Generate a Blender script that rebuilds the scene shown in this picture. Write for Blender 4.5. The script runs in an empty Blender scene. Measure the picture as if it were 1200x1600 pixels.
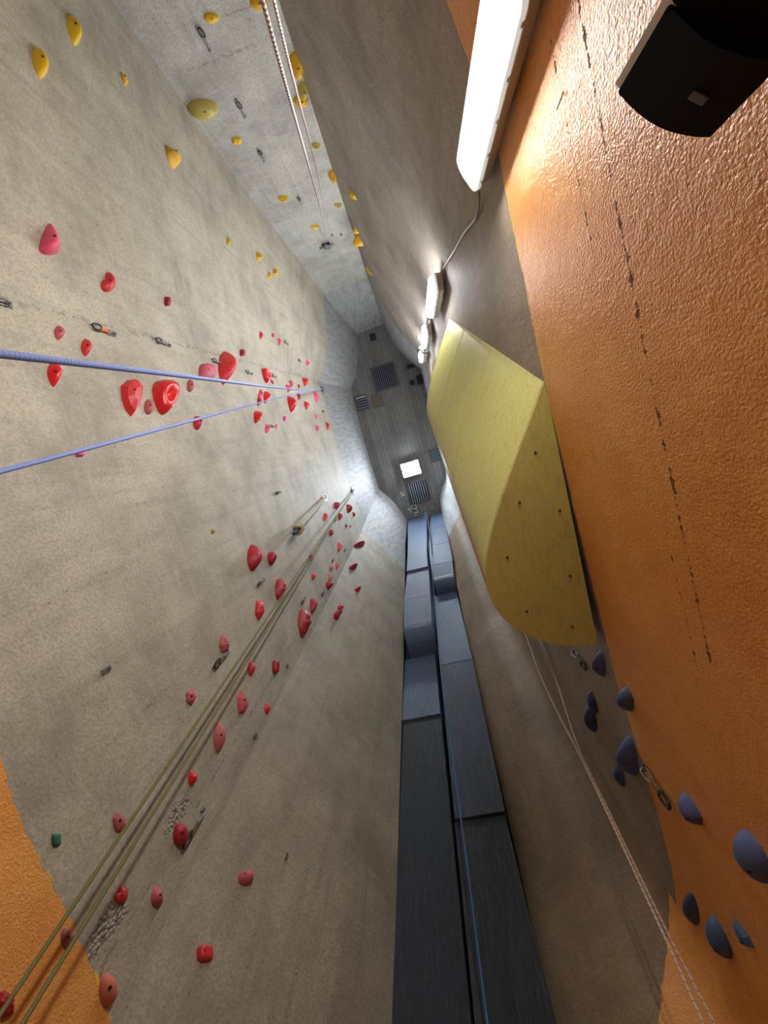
import bpy, bmesh, math, random
import numpy as np
from mathutils import Vector, Matrix
from mathutils.bvhtree import BVHTree

S = bpy.context.scene
C = S.collection
random.seed(7)
CAMH = 1.5            # camera height above the mats
HC = 15.8             # ceiling height above the camera
HB = 13.2             # where the walls start to lean in, above the camera

# ------------------------------------------------------------------ camera
F = 600.0; CX, CY = 600.0, 800.0
ZEN = (647.0, 690.0); DIR = (0.26, 1.0)
def _cv(p): return np.array([p[0]-CX, -(p[1]-CY), -F])
_z = _cv(ZEN); _z /= np.linalg.norm(_z)
_a = np.array([ZEN[0]-CX, ZEN[1]-CY]); _d = np.array(DIR)
_t = -(_a@_a+F*F)/(_a@_d)
_y = _cv(np.array(ZEN)+_t*_d); _y /= np.linalg.norm(_y)
if _y@np.array([DIR[0], -DIR[1], 0]) < 0: _y = -_y
_x = np.cross(_y, _z)
ROT = np.array([_x, _y, _z])          # rows: world axes in camera space
cam = bpy.data.cameras.new('camera'); camo = bpy.data.objects.new('camera', cam); C.objects.link(camo)
camo.matrix_world = Matrix.Translation((0, 0, CAMH)) @ Matrix([list(r) for r in ROT]).to_4x4()
cam.sensor_fit = 'VERTICAL'; cam.sensor_height = 36.0; cam.lens = 36.0*F/1600.0
cam.clip_start = 0.02; cam.clip_end = 100
S.camera = camo
def ray(p):
    d = ROT@_cv(p); return d/d[2]
def projv(P):
    q = (np.asarray(P)-np.array([0, 0, CAMH]))@ROT
    return np.stack([CX+F*q[:, 0]/-q[:, 2], CY-F*q[:, 1]/-q[:, 2]], 1)
def at(px, h):
    """point at height h above the camera on the sight line of a pixel"""
    d = ray(px); return Vector((d[0]*h, d[1]*h, CAMH+h))

# ------------------------------------------------------------------ world, exposure
w = bpy.data.worlds.new('world'); S.world = w; w.use_nodes = True
w.node_tree.nodes['Background'].inputs[0].default_value = (0.02, 0.022, 0.025, 1)
w.node_tree.nodes['Background'].inputs[1].default_value = 1.0
S.view_settings.view_transform = 'Standard'; S.view_settings.look = 'None'
S.view_settings.gamma = 1.0; S.view_settings.exposure = 0.10
S.view_settings.use_curve_mapping = False
TUBE_E = 75.0        # emission of the tube fixtures
CEIL_E = 210.0       # emission of the ceiling floodlight

# ------------------------------------------------------------------ materials
def nt(name):
    m = bpy.data.materials.new(name); m.use_nodes = True
    t = m.node_tree; b = t.nodes['Principled BSDF']
    return m, t, b
def N(t, typ, **kw):
    n = t.nodes.new(typ)
    for k, v in kw.items(): setattr(n, k, v)
    return n
def math_(t, op, a, b=None, c=None, clamp=False):
    n = N(t, 'ShaderNodeMath', operation=op); n.use_clamp = clamp
    for i, v in enumerate((a, b, c)):
        if v is None: continue
        if isinstance(v, (int, float)): n.inputs[i].default_value = v
        else: t.links.new(v, n.inputs[i])
    return n.outputs[0]
def mix(t, fac, a, b, blend='MIX'):
    n = N(t, 'ShaderNodeMix', data_type='RGBA', blend_type=blend)
    if isinstance(fac, (int, float)): n.inputs[0].default_value = fac
    else: t.links.new(fac, n.inputs[0])
    for i, v in ((6, a), (7, b)):
        if isinstance(v, tuple): n.inputs[i].default_value = (*v[:3], 1)
        else: t.links.new(v, n.inputs[i])
    return n.outputs[2]
_NC = {}
def noise(t, vec, scale, detail=4, rough=0.55, dist=0.0):
    key = (t.id_data.name if hasattr(t, 'id_data') else t.name, id(t), vec.node.name, vec.name, scale, detail, rough, dist)
    if key in _NC: return _NC[key]
    n = N(t, 'ShaderNodeTexNoise'); n.inputs['Scale'].default_value = scale
    n.inputs['Detail'].default_value = detail; n.inputs['Roughness'].default_value = rough
    n.inputs['Distortion'].default_value = dist
    t.links.new(vec, n.inputs['Vector']); _NC[key] = n.outputs[0]; return n.outputs[0]
def mapping(t, vec, scale=(1, 1, 1), rot=(0, 0, 0)):
    n = N(t, 'ShaderNodeMapping'); n.inputs['Scale'].default_value = scale; n.inputs['Rotation'].default_value = rot
    t.links.new(vec, n.inputs[0]); return n.outputs[0]
def ramp(t, fac, stops):
    n = N(t, 'ShaderNodeValToRGB'); e = n.color_ramp.elements
    while len(e) < len(stops): e.new(0.5)
    for i, (p, c) in enumerate(stops):
        e[i].position = p; e[i].color = (*c, 1) if len(c) == 3 else c
    t.links.new(fac, n.inputs[0]); return n.outputs[0]
def smooth(t, v, lo, hi):
    n = N(t, 'ShaderNodeMapRange', interpolation_type='SMOOTHSTEP')
    n.inputs[1].default_value = lo; n.inputs[2].default_value = hi
    t.links.new(v, n.inputs[0]); return n.outputs[0]

def concrete(name, base=(0.40, 0.375, 0.325), paint=None, cracks=(), rough=0.62, boards=None, honey=(), pits=1.0, joints=(), band=True):
    """poured concrete; paint = list of (axis, coordinate, height) knots of an orange coat's upper edge"""
    m, t, b = nt(name); L = t.links
    co = N(t, 'ShaderNodeTexCoord').outputs['Object']
    sep = N(t, 'ShaderNodeSeparateXYZ'); L.new(co, sep.inputs[0]); X, Y, Zc = sep.outputs
    big = mid = noise(t, co, 1.25, 9, 0.70); fine = noise(t, co, 48, 2, 0.6)
    streak = noise(t, mapping(t, co, (5, 5, 0.35)), 2.2, 3, 0.6)
    hor = noise(t, mapping(t, co, (0.6, 0.6, 7)), 2.0, 3, 0.6)
    col = ramp(t, mid, [(0.36, tuple(c*0.72 for c in base)), (0.5, base), (0.64, tuple(min(1, c*1.24) for c in base))])
    col = mix(t, math_(t, 'MULTIPLY', smooth(t, streak, 0.46, 0.72), 0.40), col, tuple(c*0.66 for c in base))
    col = mix(t, math_(t, 'MULTIPLY', smooth(t, hor, 0.5, 0.75), 0.45), col, tuple(min(1, c*1.22) for c in base))
    col = mix(t, math_(t, 'MULTIPLY', smooth(t, fine, 0.40, 0.64), 0.42), col, tuple(c*0.55 for c in base))
    hgt = math_(t, 'ADD', math_(t, 'MULTIPLY', fine, 0.45), math_(t, 'MULTIPLY', mid, 1.5))
    # air-bubble pits, gathered in loose swarms
    vo = N(t, 'ShaderNodeTexVoronoi'); vo.inputs['Scale'].default_value = 26; L.new(mapping(t, co, (1, 1, 0.8)), vo.inputs['Vector'])
    swarm = smooth(t, streak, 0.46, 0.70)
    pit = math_(t, 'MULTIPLY', math_(t, 'LESS_THAN', math_(t, 'ADD', vo.outputs['Distance'], math_(t, 'MULTIPLY', fine, 0.18)), math_(t, 'ADD', 0.16, math_(t, 'MULTIPLY', swarm, 0.10))), math_(t, 'MULTIPLY', swarm, pits), None, True)
    col = mix(t, math_(t, 'MULTIPLY', pit, 0.75), col, (0.06, 0.052, 0.045))
    hgt = math_(t, 'SUBTRACT', hgt, math_(t, 'MULTIPLY', pit, 0.9))
    # honeycombed patches: loose gravel showing
    for (hx, hy, hz, r, sx, sy, sz) in honey:
        sub = N(t, 'ShaderNodeVectorMath', operation='SUBTRACT'); L.new(co, sub.inputs[0]); sub.inputs[1].default_value = (hx, hy, hz)
        mul = N(t, 'ShaderNodeVectorMath', operation='MULTIPLY'); L.new(sub.outputs[0], mul.inputs[0]); mul.inputs[1].default_value = (sx, sy, sz)
        ln = N(t, 'ShaderNodeVectorMath', operation='LENGTH'); L.new(mul.outputs[0], ln.inputs[0])
        dd = math_(t, 'ADD', ln.outputs['Value'], math_(t, 'MULTIPLY', math_(t, 'SUBTRACT', noise(t, co, 9, 3, 0.75), 0.5), r*1.7))
        msk = math_(t, 'SUBTRACT', 1.0, smooth(t, dd, r*0.55, r))
        v2 = N(t, 'ShaderNodeTexVoronoi'); v2.inputs['Scale'].default_value = 46; L.new(co, v2.inputs['Vector'])
        g = ramp(t, v2.outputs['Distance'], [(0.1, (0.44, 0.42, 0.37)), (0.5, (0.36, 0.34, 0.29)), (0.74, (0.13, 0.115, 0.10))])
        col = mix(t, math_(t, 'MULTIPLY', msk, 0.8), col, g)
        hgt = math_(t, 'ADD', hgt, math_(t, 'MULTIPLY', msk, math_(t, 'MULTIPLY', math_(t, 'SUBTRACT', 0.4, v2.outputs['Distance']), 2.2)))
    for (ax_, lo, hi, c0, c1, wd) in joints:   # construction joints: along = axis walked, other = c0 + c1*along
        al = (X, Y, Zc)[ax_]; ot = Zc if ax_ != 2 else Y
        dj = math_(t, 'SUBTRACT', ot, math_(t, 'ADD', c0, math_(t, 'MULTIPLY', al, c1)))
        dj = math_(t, 'ADD', dj, math_(t, 'MULTIPLY', math_(t, 'SUBTRACT', noise(t, co, 9, 3, 0.75), 0.5), wd*3))
        nj = math_(t, 'LESS_THAN', math_(t, 'ABSOLUTE', dj), math_(t, 'MULTIPLY', wd, smooth(t, noise(t, co, 14, 3, 0.6), 0.42, 0.68)))
        nj = math_(t, 'MULTIPLY', nj, math_(t, 'MULTIPLY', math_(t, 'GREATER_THAN', al, lo), math_(t, 'LESS_THAN', al, hi)))
        col = mix(t, math_(t, 'MULTIPLY', nj, 0.36), col, (0.10, 0.09, 0.08)); hgt = math_(t, 'SUBTRACT', hgt, math_(t, 'MULTIPLY', nj, 0.8))
    if band:        # the leaning top was poured later: cooler, with board lines; darkness includes corbel shade
        bm_ = smooth(t, math_(t, 'ADD', Zc, math_(t, 'MULTIPLY', mid, 0.06)), HB+CAMH-0.05, HB+CAMH+0.15)
        fr = math_(t, 'FRACT', math_(t, 'DIVIDE', math_(t, 'ADD', Zc, math_(t, 'MULTIPLY', big, 0.1)), 0.19))
        bl = math_(t, 'MULTIPLY', math_(t, 'LESS_THAN', fr, 0.13), 0.22)
        bcol = mix(t, smooth(t, streak, 0.35, 0.7), (0.375, 0.375, 0.365), (0.27, 0.272, 0.265))
        bcol = mix(t, bl, bcol, (0.10, 0.105, 0.11))
        col = mix(t, bm_, col, bcol)
    if boards:      # print of the shuttering boards
        ax, width = boards
        br = N(t, 'ShaderNodeTexNoise', noise_dimensions='1D'); br.inputs['Scale'].default_value = 1
        cell = math_(t, 'FLOOR', math_(t, 'DIVIDE', (X, Y, Zc)[ax], width))
        L.new(math_(t, 'MULTIPLY', cell, 7.31), br.inputs['W'])
        fr = math_(t, 'FRACT', math_(t, 'DIVIDE', (X, Y, Zc)[ax], width))
        line = math_(t, 'LESS_THAN', fr, 0.10)
        col = mix(t, smooth(t, br.outputs[0], 0.3, 0.7), mix(t, 0.42, col, (0.05, 0.05, 0.05)), col)
        col = mix(t, math_(t, 'MULTIPLY', line, 0.5), col, (0.09, 0.085, 0.08))
        hgt = math_(t, 'SUBTRACT', hgt, line)
    rg = None
    if paint:
        ax, knots = paint
        cr = N(t, 'ShaderNodeFloatCurve'); lo = knots[0][0]; hi = knots[-1][0]
        zs = [k[1] for k in knots]; z0 = min(zs)-0.01; z1 = max(zs)+0.01
        cu = cr.mapping.curves[0]
        pts = [((a-lo)/(hi-lo), (z-z0)/(z1-z0)) for a, z in knots]
        cu.points[0].location = pts[0]; cu.points[1].location = pts[-1]
        for p in pts[1:-1]: cu.points.new(*p)
        for p in cu.points: p.handle_type = 'AUTO'
        cr.mapping.update()
        L.new(math_(t, 'DIVIDE', math_(t, 'SUBTRACT', (X, Y, Zc)[ax], lo), hi-lo, None, True), cr.inputs['Value'])
        edge = math_(t, 'ADD', math_(t, 'MULTIPLY', cr.outputs[0], z1-z0), z0)
        edge = math_(t, 'ADD', edge, math_(t, 'MULTIPLY', math_(t, 'SUBTRACT', noise(t, co, 14, 3, 0.6), 0.5), 0.035))
        below = math_(t, 'SUBTRACT', edge, Zc)
        pm = math_(t, 'GREATER_THAN', below, 0.0)
        rag = smooth(t, mid, 0.50, 0.56)
        ym = math_(t, 'MULTIPLY', math_(t, 'MULTIPLY', math_(t, 'GREATER_THAN', below, -0.014), math_(t, 'SUBTRACT', 1, pm)), rag)
        orange = mix(t, smooth(t, mid, 0.38, 0.64), (0.74, 0.315, 0.075), (0.84, 0.41, 0.115))
        orange = mix(t, math_(t, 'MULTIPLY', smooth(t, fine, 0.4, 0.7), 0.25), orange, (0.60, 0.22, 0.045))
        st = noise(t, co, 88, 2, 0.55); st2 = noise(t, co, 14, 3, 0.6)
        orange = mix(t, math_(t, 'MULTIPLY', pit, 0.12), orange, (0.16, 0.05, 0.01))
        ph = math_(t, 'ADD', math_(t, 'MULTIPLY', st, 0.85), math_(t, 'MULTIPLY', st2, 0.7))
        ph = math_(t, 'SUBTRACT', ph, math_(t, 'MULTIPLY', pit, 0.35))
        cks = None; crn = noise(t, mapping(t, co, (1, 1, 0.4)), 17, 4, 0.8) if cracks else None
        for (cz, y0, y1, slope, wd) in cracks:   # broken construction joints
            dz = math_(t, 'SUBTRACT', Zc, math_(t, 'ADD', cz, math_(t, 'MULTIPLY', math_(t, 'SUBTRACT', Y, y0), slope)))
            dz = math_(t, 'ADD', dz, math_(t, 'MULTIPLY', math_(t, 'SUBTRACT', noise(t, co, 14, 3, 0.6), 0.5), 0.03))
            near = math_(t, 'LESS_THAN', math_(t, 'ABSOLUTE', dz), math_(t, 'MULTIPLY', wd, smooth(t, crn, 0.44, 0.72)))
            inr = math_(t, 'MULTIPLY', math_(t, 'GREATER_THAN', Y, y0), math_(t, 'LESS_THAN', Y, y1))
            ck = math_(t, 'MULTIPLY', near, inr)
            orange = mix(t, math_(t, 'MULTIPLY', ck, 0.85), orange, (0.05, 0.022, 0.01))
            ph = math_(t, 'SUBTRACT', ph, math_(t, 'MULTIPLY', ck, 0.9)); cks = ck if cks is None else math_(t, 'MAXIMUM', cks, ck)
        col = mix(t, pm, col, orange); col = mix(t, ym, col, (0.85, 0.55, 0.03))
        hgt = mix(t, pm, hgt, ph)
        rg = math_(t, 'ADD', math_(t, 'MULTIPLY', math_(t, 'SUBTRACT', 1, pm), rough-0.36), 0.36)
        if cks is not None: rg = math_(t, 'MAXIMUM', rg, cks)
    bp = N(t, 'ShaderNodeBump'); bp.inputs['Strength'].default_value = 0.75; bp.inputs['Distance'].default_value = 0.012
    L.new(hgt, bp.inputs['Height']); L.new(bp.outputs[0], b.inputs['Normal'])
    L.new(col, b.inputs['Base Color'])
    if rg is not None: L.new(rg, b.inputs['Roughness'])
    else: b.inputs['Roughness'].default_value = rough
    b.inputs['Specular IOR Level'].default_value = 0.45
    return m

def plain(name, col, rough=0.5, metal=0.0, var=0.12, bump=0.0, scale=40, spec=0.5, coat=0.0):
    m, t, b = nt(name); L = t.links
    co = N(t, 'ShaderNodeTexCoord').outputs['Object']
    n1 = noise(t, co, scale, 4, 0.6)
    c = mix(t, n1, tuple(x*(1-var) for x in col), tuple(min(1, x*(1+var)) for x in col))
    L.new(c, b.inputs['Base Color']); b.inputs['Roughness'].default_value = rough; b.inputs['Metallic'].default_value = metal
    b.inputs['Specular IOR Level'].default_value = spec; b.inputs['Coat Weight'].default_value = coat
    if bump:
        bp = N(t, 'ShaderNodeBump'); bp.inputs['Strength'].default_value = bump; bp.inputs['Distance'].default_value = 0.003
        L.new(noise(t, co, scale*4, 3, 0.6), bp.inputs['Height']); L.new(bp.outputs[0], b.inputs['Normal'])
    return m
def emit(name, col, e):
    m, t, b = nt(name)
    b.inputs['Base Color'].default_value = (0.8, 0.8, 0.8, 1); b.inputs['Roughness'].default_value = 0.4
    b.inputs['Emission Color'].default_value = (*col, 1); b.inputs['Emission Strength'].default_value = e
    return m
def wood_paint(name, col, grain=(0.35, 6, 6), rough=0.45, var=0.35, bump=0.5, spec=0.5):
    """paint over plywood with the grain showing through"""
    m, t, b = nt(name); L = t.links
    co = N(t, 'ShaderNodeTexCoord').outputs['Object']
    g = noise(t, mapping(t, co, grain), 5.5, 6, 0.65, 1.6)
    n2 = noise(t, co, 1.3, 4, 0.6); sp = noise(t, co, 30, 4, 0.7)
    c = mix(t, smooth(t, g, 0.4, 0.75), col, tuple(x*(1-var) for x in col))
    c = mix(t, math_(t, 'MULTIPLY', smooth(t, n2, 0.35, 0.7), 0.35), c, tuple(min(1, x*1.2) for x in col))
    c = mix(t, math_(t, 'MULTIPLY', math_(t, 'GREATER_THAN', sp, 0.72), 0.5), c, tuple(x*0.35 for x in col))
    L.new(c, b.inputs['Base Color']); b.inputs['Roughness'].default_value = rough; b.inputs['Specular IOR Level'].default_value = spec
    bp = N(t, 'ShaderNodeBump'); bp.inputs['Strength'].default_value = bump; bp.inputs['Distance'].default_value = 0.006
    wv = math_(t, 'SINE', math_(t, 'MULTIPLY', g, 42.0))
    L.new(math_(t, 'ADD', math_(t, 'MULTIPLY', wv, 0.35), sp), bp.inputs['Height']); L.new(bp.outputs[0], b.inputs['Normal'])
    return m
def rope_mat(name, col, col2, freq, thr=0.5):
    """braided sheath: two strand colours spiralling round the rope (UV = turn, metres)"""
    m, t, b = nt(name); L = t.links
    uv = N(t, 'ShaderNodeUVMap').outputs[0]
    sep = N(t, 'ShaderNodeSeparateXYZ'); L.new(uv, sep.inputs[0])
    ph = math_(t, 'FRACT', math_(t, 'ADD', math_(t, 'MULTIPLY', sep.outputs[1], freq), sep.outputs[0]))
    k = math_(t, 'GREATER_THAN', ph, thr)
    L.new(mix(t, k, col, col2), b.inputs['Base Color']); b.inputs['Roughness'].default_value = 0.75
    bp = N(t, 'ShaderNodeBump'); bp.inputs['Strength'].default_value = 0.2; bp.inputs['Distance'].default_value = 0.001
    L.new(math_(t, 'SINE', math_(t, 'ADD', math_(t, 'MULTIPLY', sep.outputs[1], 700), math_(t, 'MULTIPLY', sep.outputs[0], 37.7))), bp.inputs['Height']); L.new(bp.outputs[0], b.inputs['Normal'])
    return m

# ------------------------------------------------------------------ mesh helpers
def obj(name, verts, faces, mat, parent=None, smooth_=False, loc=None):
    me = bpy.data.meshes.new(name); me.from_pydata([tuple(v) for v in verts], [], faces); me.update()
    if smooth_:
        for p in me.polygons: p.use_smooth = True
    if mat: me.materials.append(mat)
    o = bpy.data.objects.new(name, me); C.objects.link(o)
    if loc is not None: o.location = loc
    if parent: o.parent = parent
    return o
def from_bm(name, bm, mat, parent=None, smooth_=False):
    bmesh.ops.recalc_face_normals(bm, faces=bm.faces)
    me = bpy.data.meshes.new(name); bm.to_mesh(me); bm.free()
    if smooth_:
        for p in me.polygons: p.use_smooth = True
    if mat: me.materials.append(mat)
    o = bpy.data.objects.new(name, me); C.objects.link(o)
    if parent: o.parent = parent
    return o
def tag(o, label, cat, group=None):
    o['label'] = label; o['category'] = cat
    if group: o['group'] = group
    return o
def struct(o): o['kind'] = 'structure'; return o
def empty(name, M, label=None, cat=None, group=None):
    o = bpy.data.objects.new(name, None); C.objects.link(o); o.empty_display_size = 0.05
    o.matrix_world = M
    if label: tag(o, label, cat, group)
    return o
def frame(P, n, up=Vector((0, 0, 1))):
    """local frame on a wall: x along the wall, y out of the wall, z up"""
    n = Vector(n).normalized(); tz = (up-n*up.dot(n)).normalized(); s = n.cross(tz)
    return Matrix.Translation(P) @ Matrix((s, n, tz)).transposed().to_4x4()
def box_bm(bm, x0, x1, y0, y1, z0, z1, bevel=0.0):
    vs = [bm.verts.new((x, y, z)) for x in (x0, x1) for y in (y0, y1) for z in (z0, z1)]
    fs = [bm.faces.new([vs[i] for i in q]) for q in ((0, 1, 3, 2), (4, 6, 7, 5), (0, 4, 5, 1), (2, 3, 7, 6), (0, 2, 6, 4), (1, 5, 7, 3))]
    if bevel:
        es = {e for f in fs for e in f.edges}
        bmesh.ops.bevel(bm, geom=list(es), offset=bevel, segments=2, affect='EDGES', profile=0.5)
    return bm
def box(name, b, mat, parent=None, bevel=0.0):
    bm = bmesh.new(); box_bm(bm, *b, bevel=bevel); return from_bm(name, bm, mat, parent)
def spline(pts, per=8):
    pts = [np.array(p, float) for p in pts]
    if len(pts) < 3:
        return [Vector(pts[0]+(pts[1]-pts[0])*i/per) for i in range(per+1)]
    out = []
    P = [2*pts[0]-pts[1]]+pts+[2*pts[-1]-pts[-2]]
    for i in range(1, len(P)-2):
        for k in range(per):
            t = k/per; a, b, c, d = P[i-1], P[i], P[i+1], P[i+2]
            out.append(Vector(0.5*(2*b+(c-a)*t+(2*a-5*b+4*c-d)*t*t+(3*b-a-3*c+d)*t**3)))
    out.append(Vector(pts[-1])); return out
def tube_data(path, r, n=8, closed=False, V=None, Fc=None, UV=None):
    V = [] if V is None else V; Fc = [] if Fc is None else Fc; UV = [] if UV is None else UV
    base = len(V); m = len(path); ln = 0.0; lens = [0.0]
    for i in range(1, m): ln += (path[i]-path[i-1]).length; lens.append(ln)
    t0 = (path[1]-path[0]).normalized(); ref = t0.orthogonal().normalized()
    for i in range(m):
        if closed: tg = (path[(i+1) % m]-path[i-1]).normalized()
        else: tg = (path[min(i+1, m-1)]-path[max(i-1, 0)]).normalized()
        ref = (ref-tg*ref.dot(tg)).normalized(); b = tg.cross(ref)
        rr = r[i] if isinstance(r, (list, tuple)) else r
        for k in range(n):
            a = 2*math.pi*k/n; V.append(path[i]+(ref*math.cos(a)+b*math.sin(a))*rr)
    for i in range(m if closed else m-1):
        j = (i+1) % m
        for k in range(n):
            k2 = (k+1) % n
            Fc.append((base+i*n+k, base+i*n+k2, base+j*n+k2, base+j*n+k))
            UV.append(((k/n, lens[i]), ((k+1)/n, lens[i]), ((k+1)/n, lens[j] if j else ln), (k/n, lens[j] if j else ln)))
    if not closed:
        Fc.append(tuple(base+k for k in reversed(range(n)))); UV.append(tuple((0, 0) for k in range(n)))
        Fc.append(tuple(base+(m-1)*n+k for k in range(n))); UV.append(tuple((0, ln) for k in range(n)))
    return V, Fc, UV
def tubes(name, paths, r, mat, parent=None, n=8, closed=False):
    V, Fc, UV = [], [], []
    for p in paths: tube_data(p, r, n, closed, V, Fc, UV)
    o = obj(name, V, Fc, mat, parent, True)
    uvl = o.data.uv_layers.new(name='UVMap'); i = 0
    flat = [c for f in UV for uv in f for c in uv]
    uvl.data.foreach_set('uv', flat)
    return o

# ------------------------------------------------------------------ shaft walls
LEV = [-1.5, 3.0, 8.0, 13.2, 14.5, 15.8]
def colm(*p):        # six (x, y) positions, one for each level
    return [np.array(q, float) for q in p]
COL = {
 'BL': colm((-1.95, -5.3), (-1.94, -5.3), (-1.85, -5.3), (-1.62, -5.3), (-1.37, -4.93), (-1.11, -4.55)),
 'l1': colm((-2.12, -4.3), (-2.12, -4.3), (-2.05, -4.3), (-1.74, -4.78), (-1.46, -4.45), (-1.17, -4.12)),
 'l2': colm((-2.33, -3.0), (-2.33, -3.0), (-2.30, -3.0), (-2.00, -3.56), (-1.82, -3.32), (-1.55, -3.14)),
 'LJ': colm((-2.50, -1.65), (-2.50, -1.78), (-2.50, -2.15), (-2.52, -2.73), (-2.24, -2.70), (-1.88, -2.65)),
 'l3': colm((-2.52, -0.3), (-2.52, -0.3), (-2.52, -0.5), (-2.53, -0.7), (-2.25, -0.8), (-1.94, -0.9)),
 'l4': colm((-2.52, 1.2), (-2.52, 1.2), (-2.52, 1.1), (-2.53, 1.12), (-2.24, 0.9), (-1.92, 0.6)),
 'LF': colm((-2.50, 2.70), (-2.50, 2.72), (-2.52, 2.62), (-2.58, 2.52), (-2.28, 2.05), (-1.90, 1.49)),
 'f1': colm((-1.96, 3.58), (-1.96, 3.58), (-1.94, 3.58), (-1.90, 3.56), (-1.72, 2.95), (-1.45, 2.16)),
 'FS': colm((-1.40, 4.60), (-1.40, 4.60), (-1.42, 4.50), (-1.46, 4.30), (-1.34, 3.75), (-1.10, 3.07)),
 'RS': colm((-0.07, 4.75), (-0.07, 4.75), (0.05, 4.50), (0.27, 3.60), (0.33, 3.35), (0.36, 3.08)),
 'r1': colm((0.50, 4.38), (0.50, 4.38), (0.55, 4.15), (0.62, 3.10), (0.53, 2.85), (0.42, 2.60)),
 'RF': colm((1.06, 3.98), (1.06, 3.98), (1.04, 3.80), (0.96, 2.60), (0.80, 2.35), (0.60, 2.18)),
 'r2': colm((1.01, 1.85), (1.01, 1.85), (1.00, 1.70), (0.98, 1.40), (0.96, 1.45), (0.93, 1.50)),
 'r3': colm((0.955, 0.0), (0.955, 0.0), (0.955, 0.0), (0.95, 0.0), (0.95, 0.0), (0.95, 0.0)),
 'RB': colm((0.93, -1.90), (0.93, -1.90), (0.94, -2.15), (0.95, -2.45), (0.95, -2.55), (0.94, -2.62)),
 'b1': colm((0.74, -2.75), (0.74, -2.75), (0.74, -2.85), (0.66, -3.05), (0.62, -3.05), (0.60, -3.05)),
 'b2': colm((0.36, -3.85), (0.36, -3.85), (0.36, -3.85), (0.26, -3.95), (0.24, -3.85), (0.22, -3.75)),
 'BR': colm((-0.27, -5.3), (-0.26, -5.3), (-0.20, -5.3), (-0.11, -5.3), (-0.06, -4.95), (-0.02, -4.61)),
}
def col_at(k, h):
    c = COL[k]
    for i in range(5):
        if h <= LEV[i+1]+1e-6:
            t = (h-LEV[i])/(LEV[i+1]-LEV[i]); return c[i]*(1-t)+c[i+1]*t
    return c[5]
def plan_curve(keys, h, per):
    if keys[0] == 'RS' or keys[0] == 'RF':      # the corner between these two walls is rounded: one curve, cut at the corner
        full = ['RS', 'r1', 'RF', 'r2', 'r3', 'RB']; pts = [col_at(k, h) for k in full]
        q = [(v.x, v.y) for v in spline([(p[0], p[1], 0) for p in pts], per)]; c = 2*per
        return q[:c+1] if keys[0] == 'RS' else q[c:]
    pts = [col_at(k, h) for k in keys]
    return [(v.x, v.y) for v in spline([(p[0], p[1], 0) for p in pts], per)]
ROWS = sorted(set([round(-1.5+0.35*i, 3) for i in range(42)]+[13.2, 13.6, 14.0, 14.5, 14.9, 15.3, 15.8, 3.0, 8.0]))
ALLV, ALLF = [], []
def wall(name, keys, mat, per=8):
    rows = [plan_curve(keys, h, per) for h in ROWS]; n = len(rows[0])
    V = [(x, y, h+CAMH) for h, r in zip(ROWS, rows) for x, y in r]
    Fc = [(i*n+j, (i+1)*n+j, (i+1)*n+j+1, i*n+j+1) for i in range(len(rows)-1) for j in range(n-1)]
    o = struct(obj(name, V, Fc, mat, None, True))
    b = len(ALLV); ALLV.extend(V); ALLF.extend([tuple(b+i for i in f) for f in Fc])
    return o
GREY = (0.420, 0.382, 0.305)
M_left = concrete('concrete_left', GREY, paint=(1, [(-3, 3.25), (-1, 3.2), (0.9, 3.11), (1.5, 3.06), (2.0, 3.06), (2.75, 3.00)]),
                  honey=[(-2.5, 2.28, 3.22, 0.15, 1, 1.5, 0.75), (-2.52, 2.28, 3.9, 0.11, 1, 1.3, 0.6)],
                  joints=[(2, 1.5, 15.0, -1.30, -0.098, 0.035), (2, 1.5, 14.5, 2.46, -0.012, 0.02)])
M_front = concrete('concrete_front', (0.305, 0.265, 0.20), paint=(0, [(-2.6, 3.0), (-1.4, 2.6), (0.3, 2.9), (0.55, 3.5), (1.06, 4.15)]))
M_front2 = concrete('concrete_front_brown', (0.25, 0.178, 0.108), paint=(0, [(-2.6, 3.0), (-1.4, 2.6), (0.3, 2.9), (0.55, 3.5), (1.06, 4.15)]))  # darker brown base also carries orange bounce light and shade
M_right = concrete('concrete_right', (0.31, 0.248, 0.195), paint=(1, [(-2.1, 4.2), (-1.0, 4.26), (0, 4.28), (1.7, 4.27), (2.6, 4.2), (4.0, 4.05)]),
                   cracks=[(3.20, -1.5, 1.25, -0.03, 0.020), (3.42, -1.4, -0.55, -0.03, 0.014), (3.25, 0.75, 1.35, -0.05, 0.012)])
M_rback = concrete('concrete_right_back', (0.32, 0.275, 0.235), paint=(1, [(-5.3, 3.4), (-3.0, 3.9), (-2.5, 4.25), (-1.9, 4.3)]), pits=0.6)  # darker brownish base also puts this wall's shade into the colour
M_back = concrete('concrete_back', (0.41, 0.395, 0.35), paint=None, joints=[(0, -1.6, -0.3, 7.2, 0.03, 0.03), (0, -0.95, -0.25, 6.82, 0.05, 0.03), (0, -1.7, -0.5, 10.6, 0.02, 0.02)])
M_ceil = concrete('concrete_ceiling', (0.24, 0.235, 0.225), boards=(0, 0.16), band=False)
wall('wall_back', ['BL', 'BR'], M_back, 10)
wall('wall_left_back', ['BL', 'l1', 'l2', 'LJ'], M_left, 8)
wall('wall_left', ['LJ', 'l3', 'l4', 'LF'], M_left, 8)
wall('wall_front_left', ['LF', 'f1', 'FS'], M_front, 8)
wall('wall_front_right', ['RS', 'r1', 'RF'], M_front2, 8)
wall('wall_right', ['RF', 'r2', 'r3', 'RB'], M_right, 8)
wall('wall_right_back', ['RB', 'b1', 'b2', 'BR'], M_rback, 8)
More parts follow.
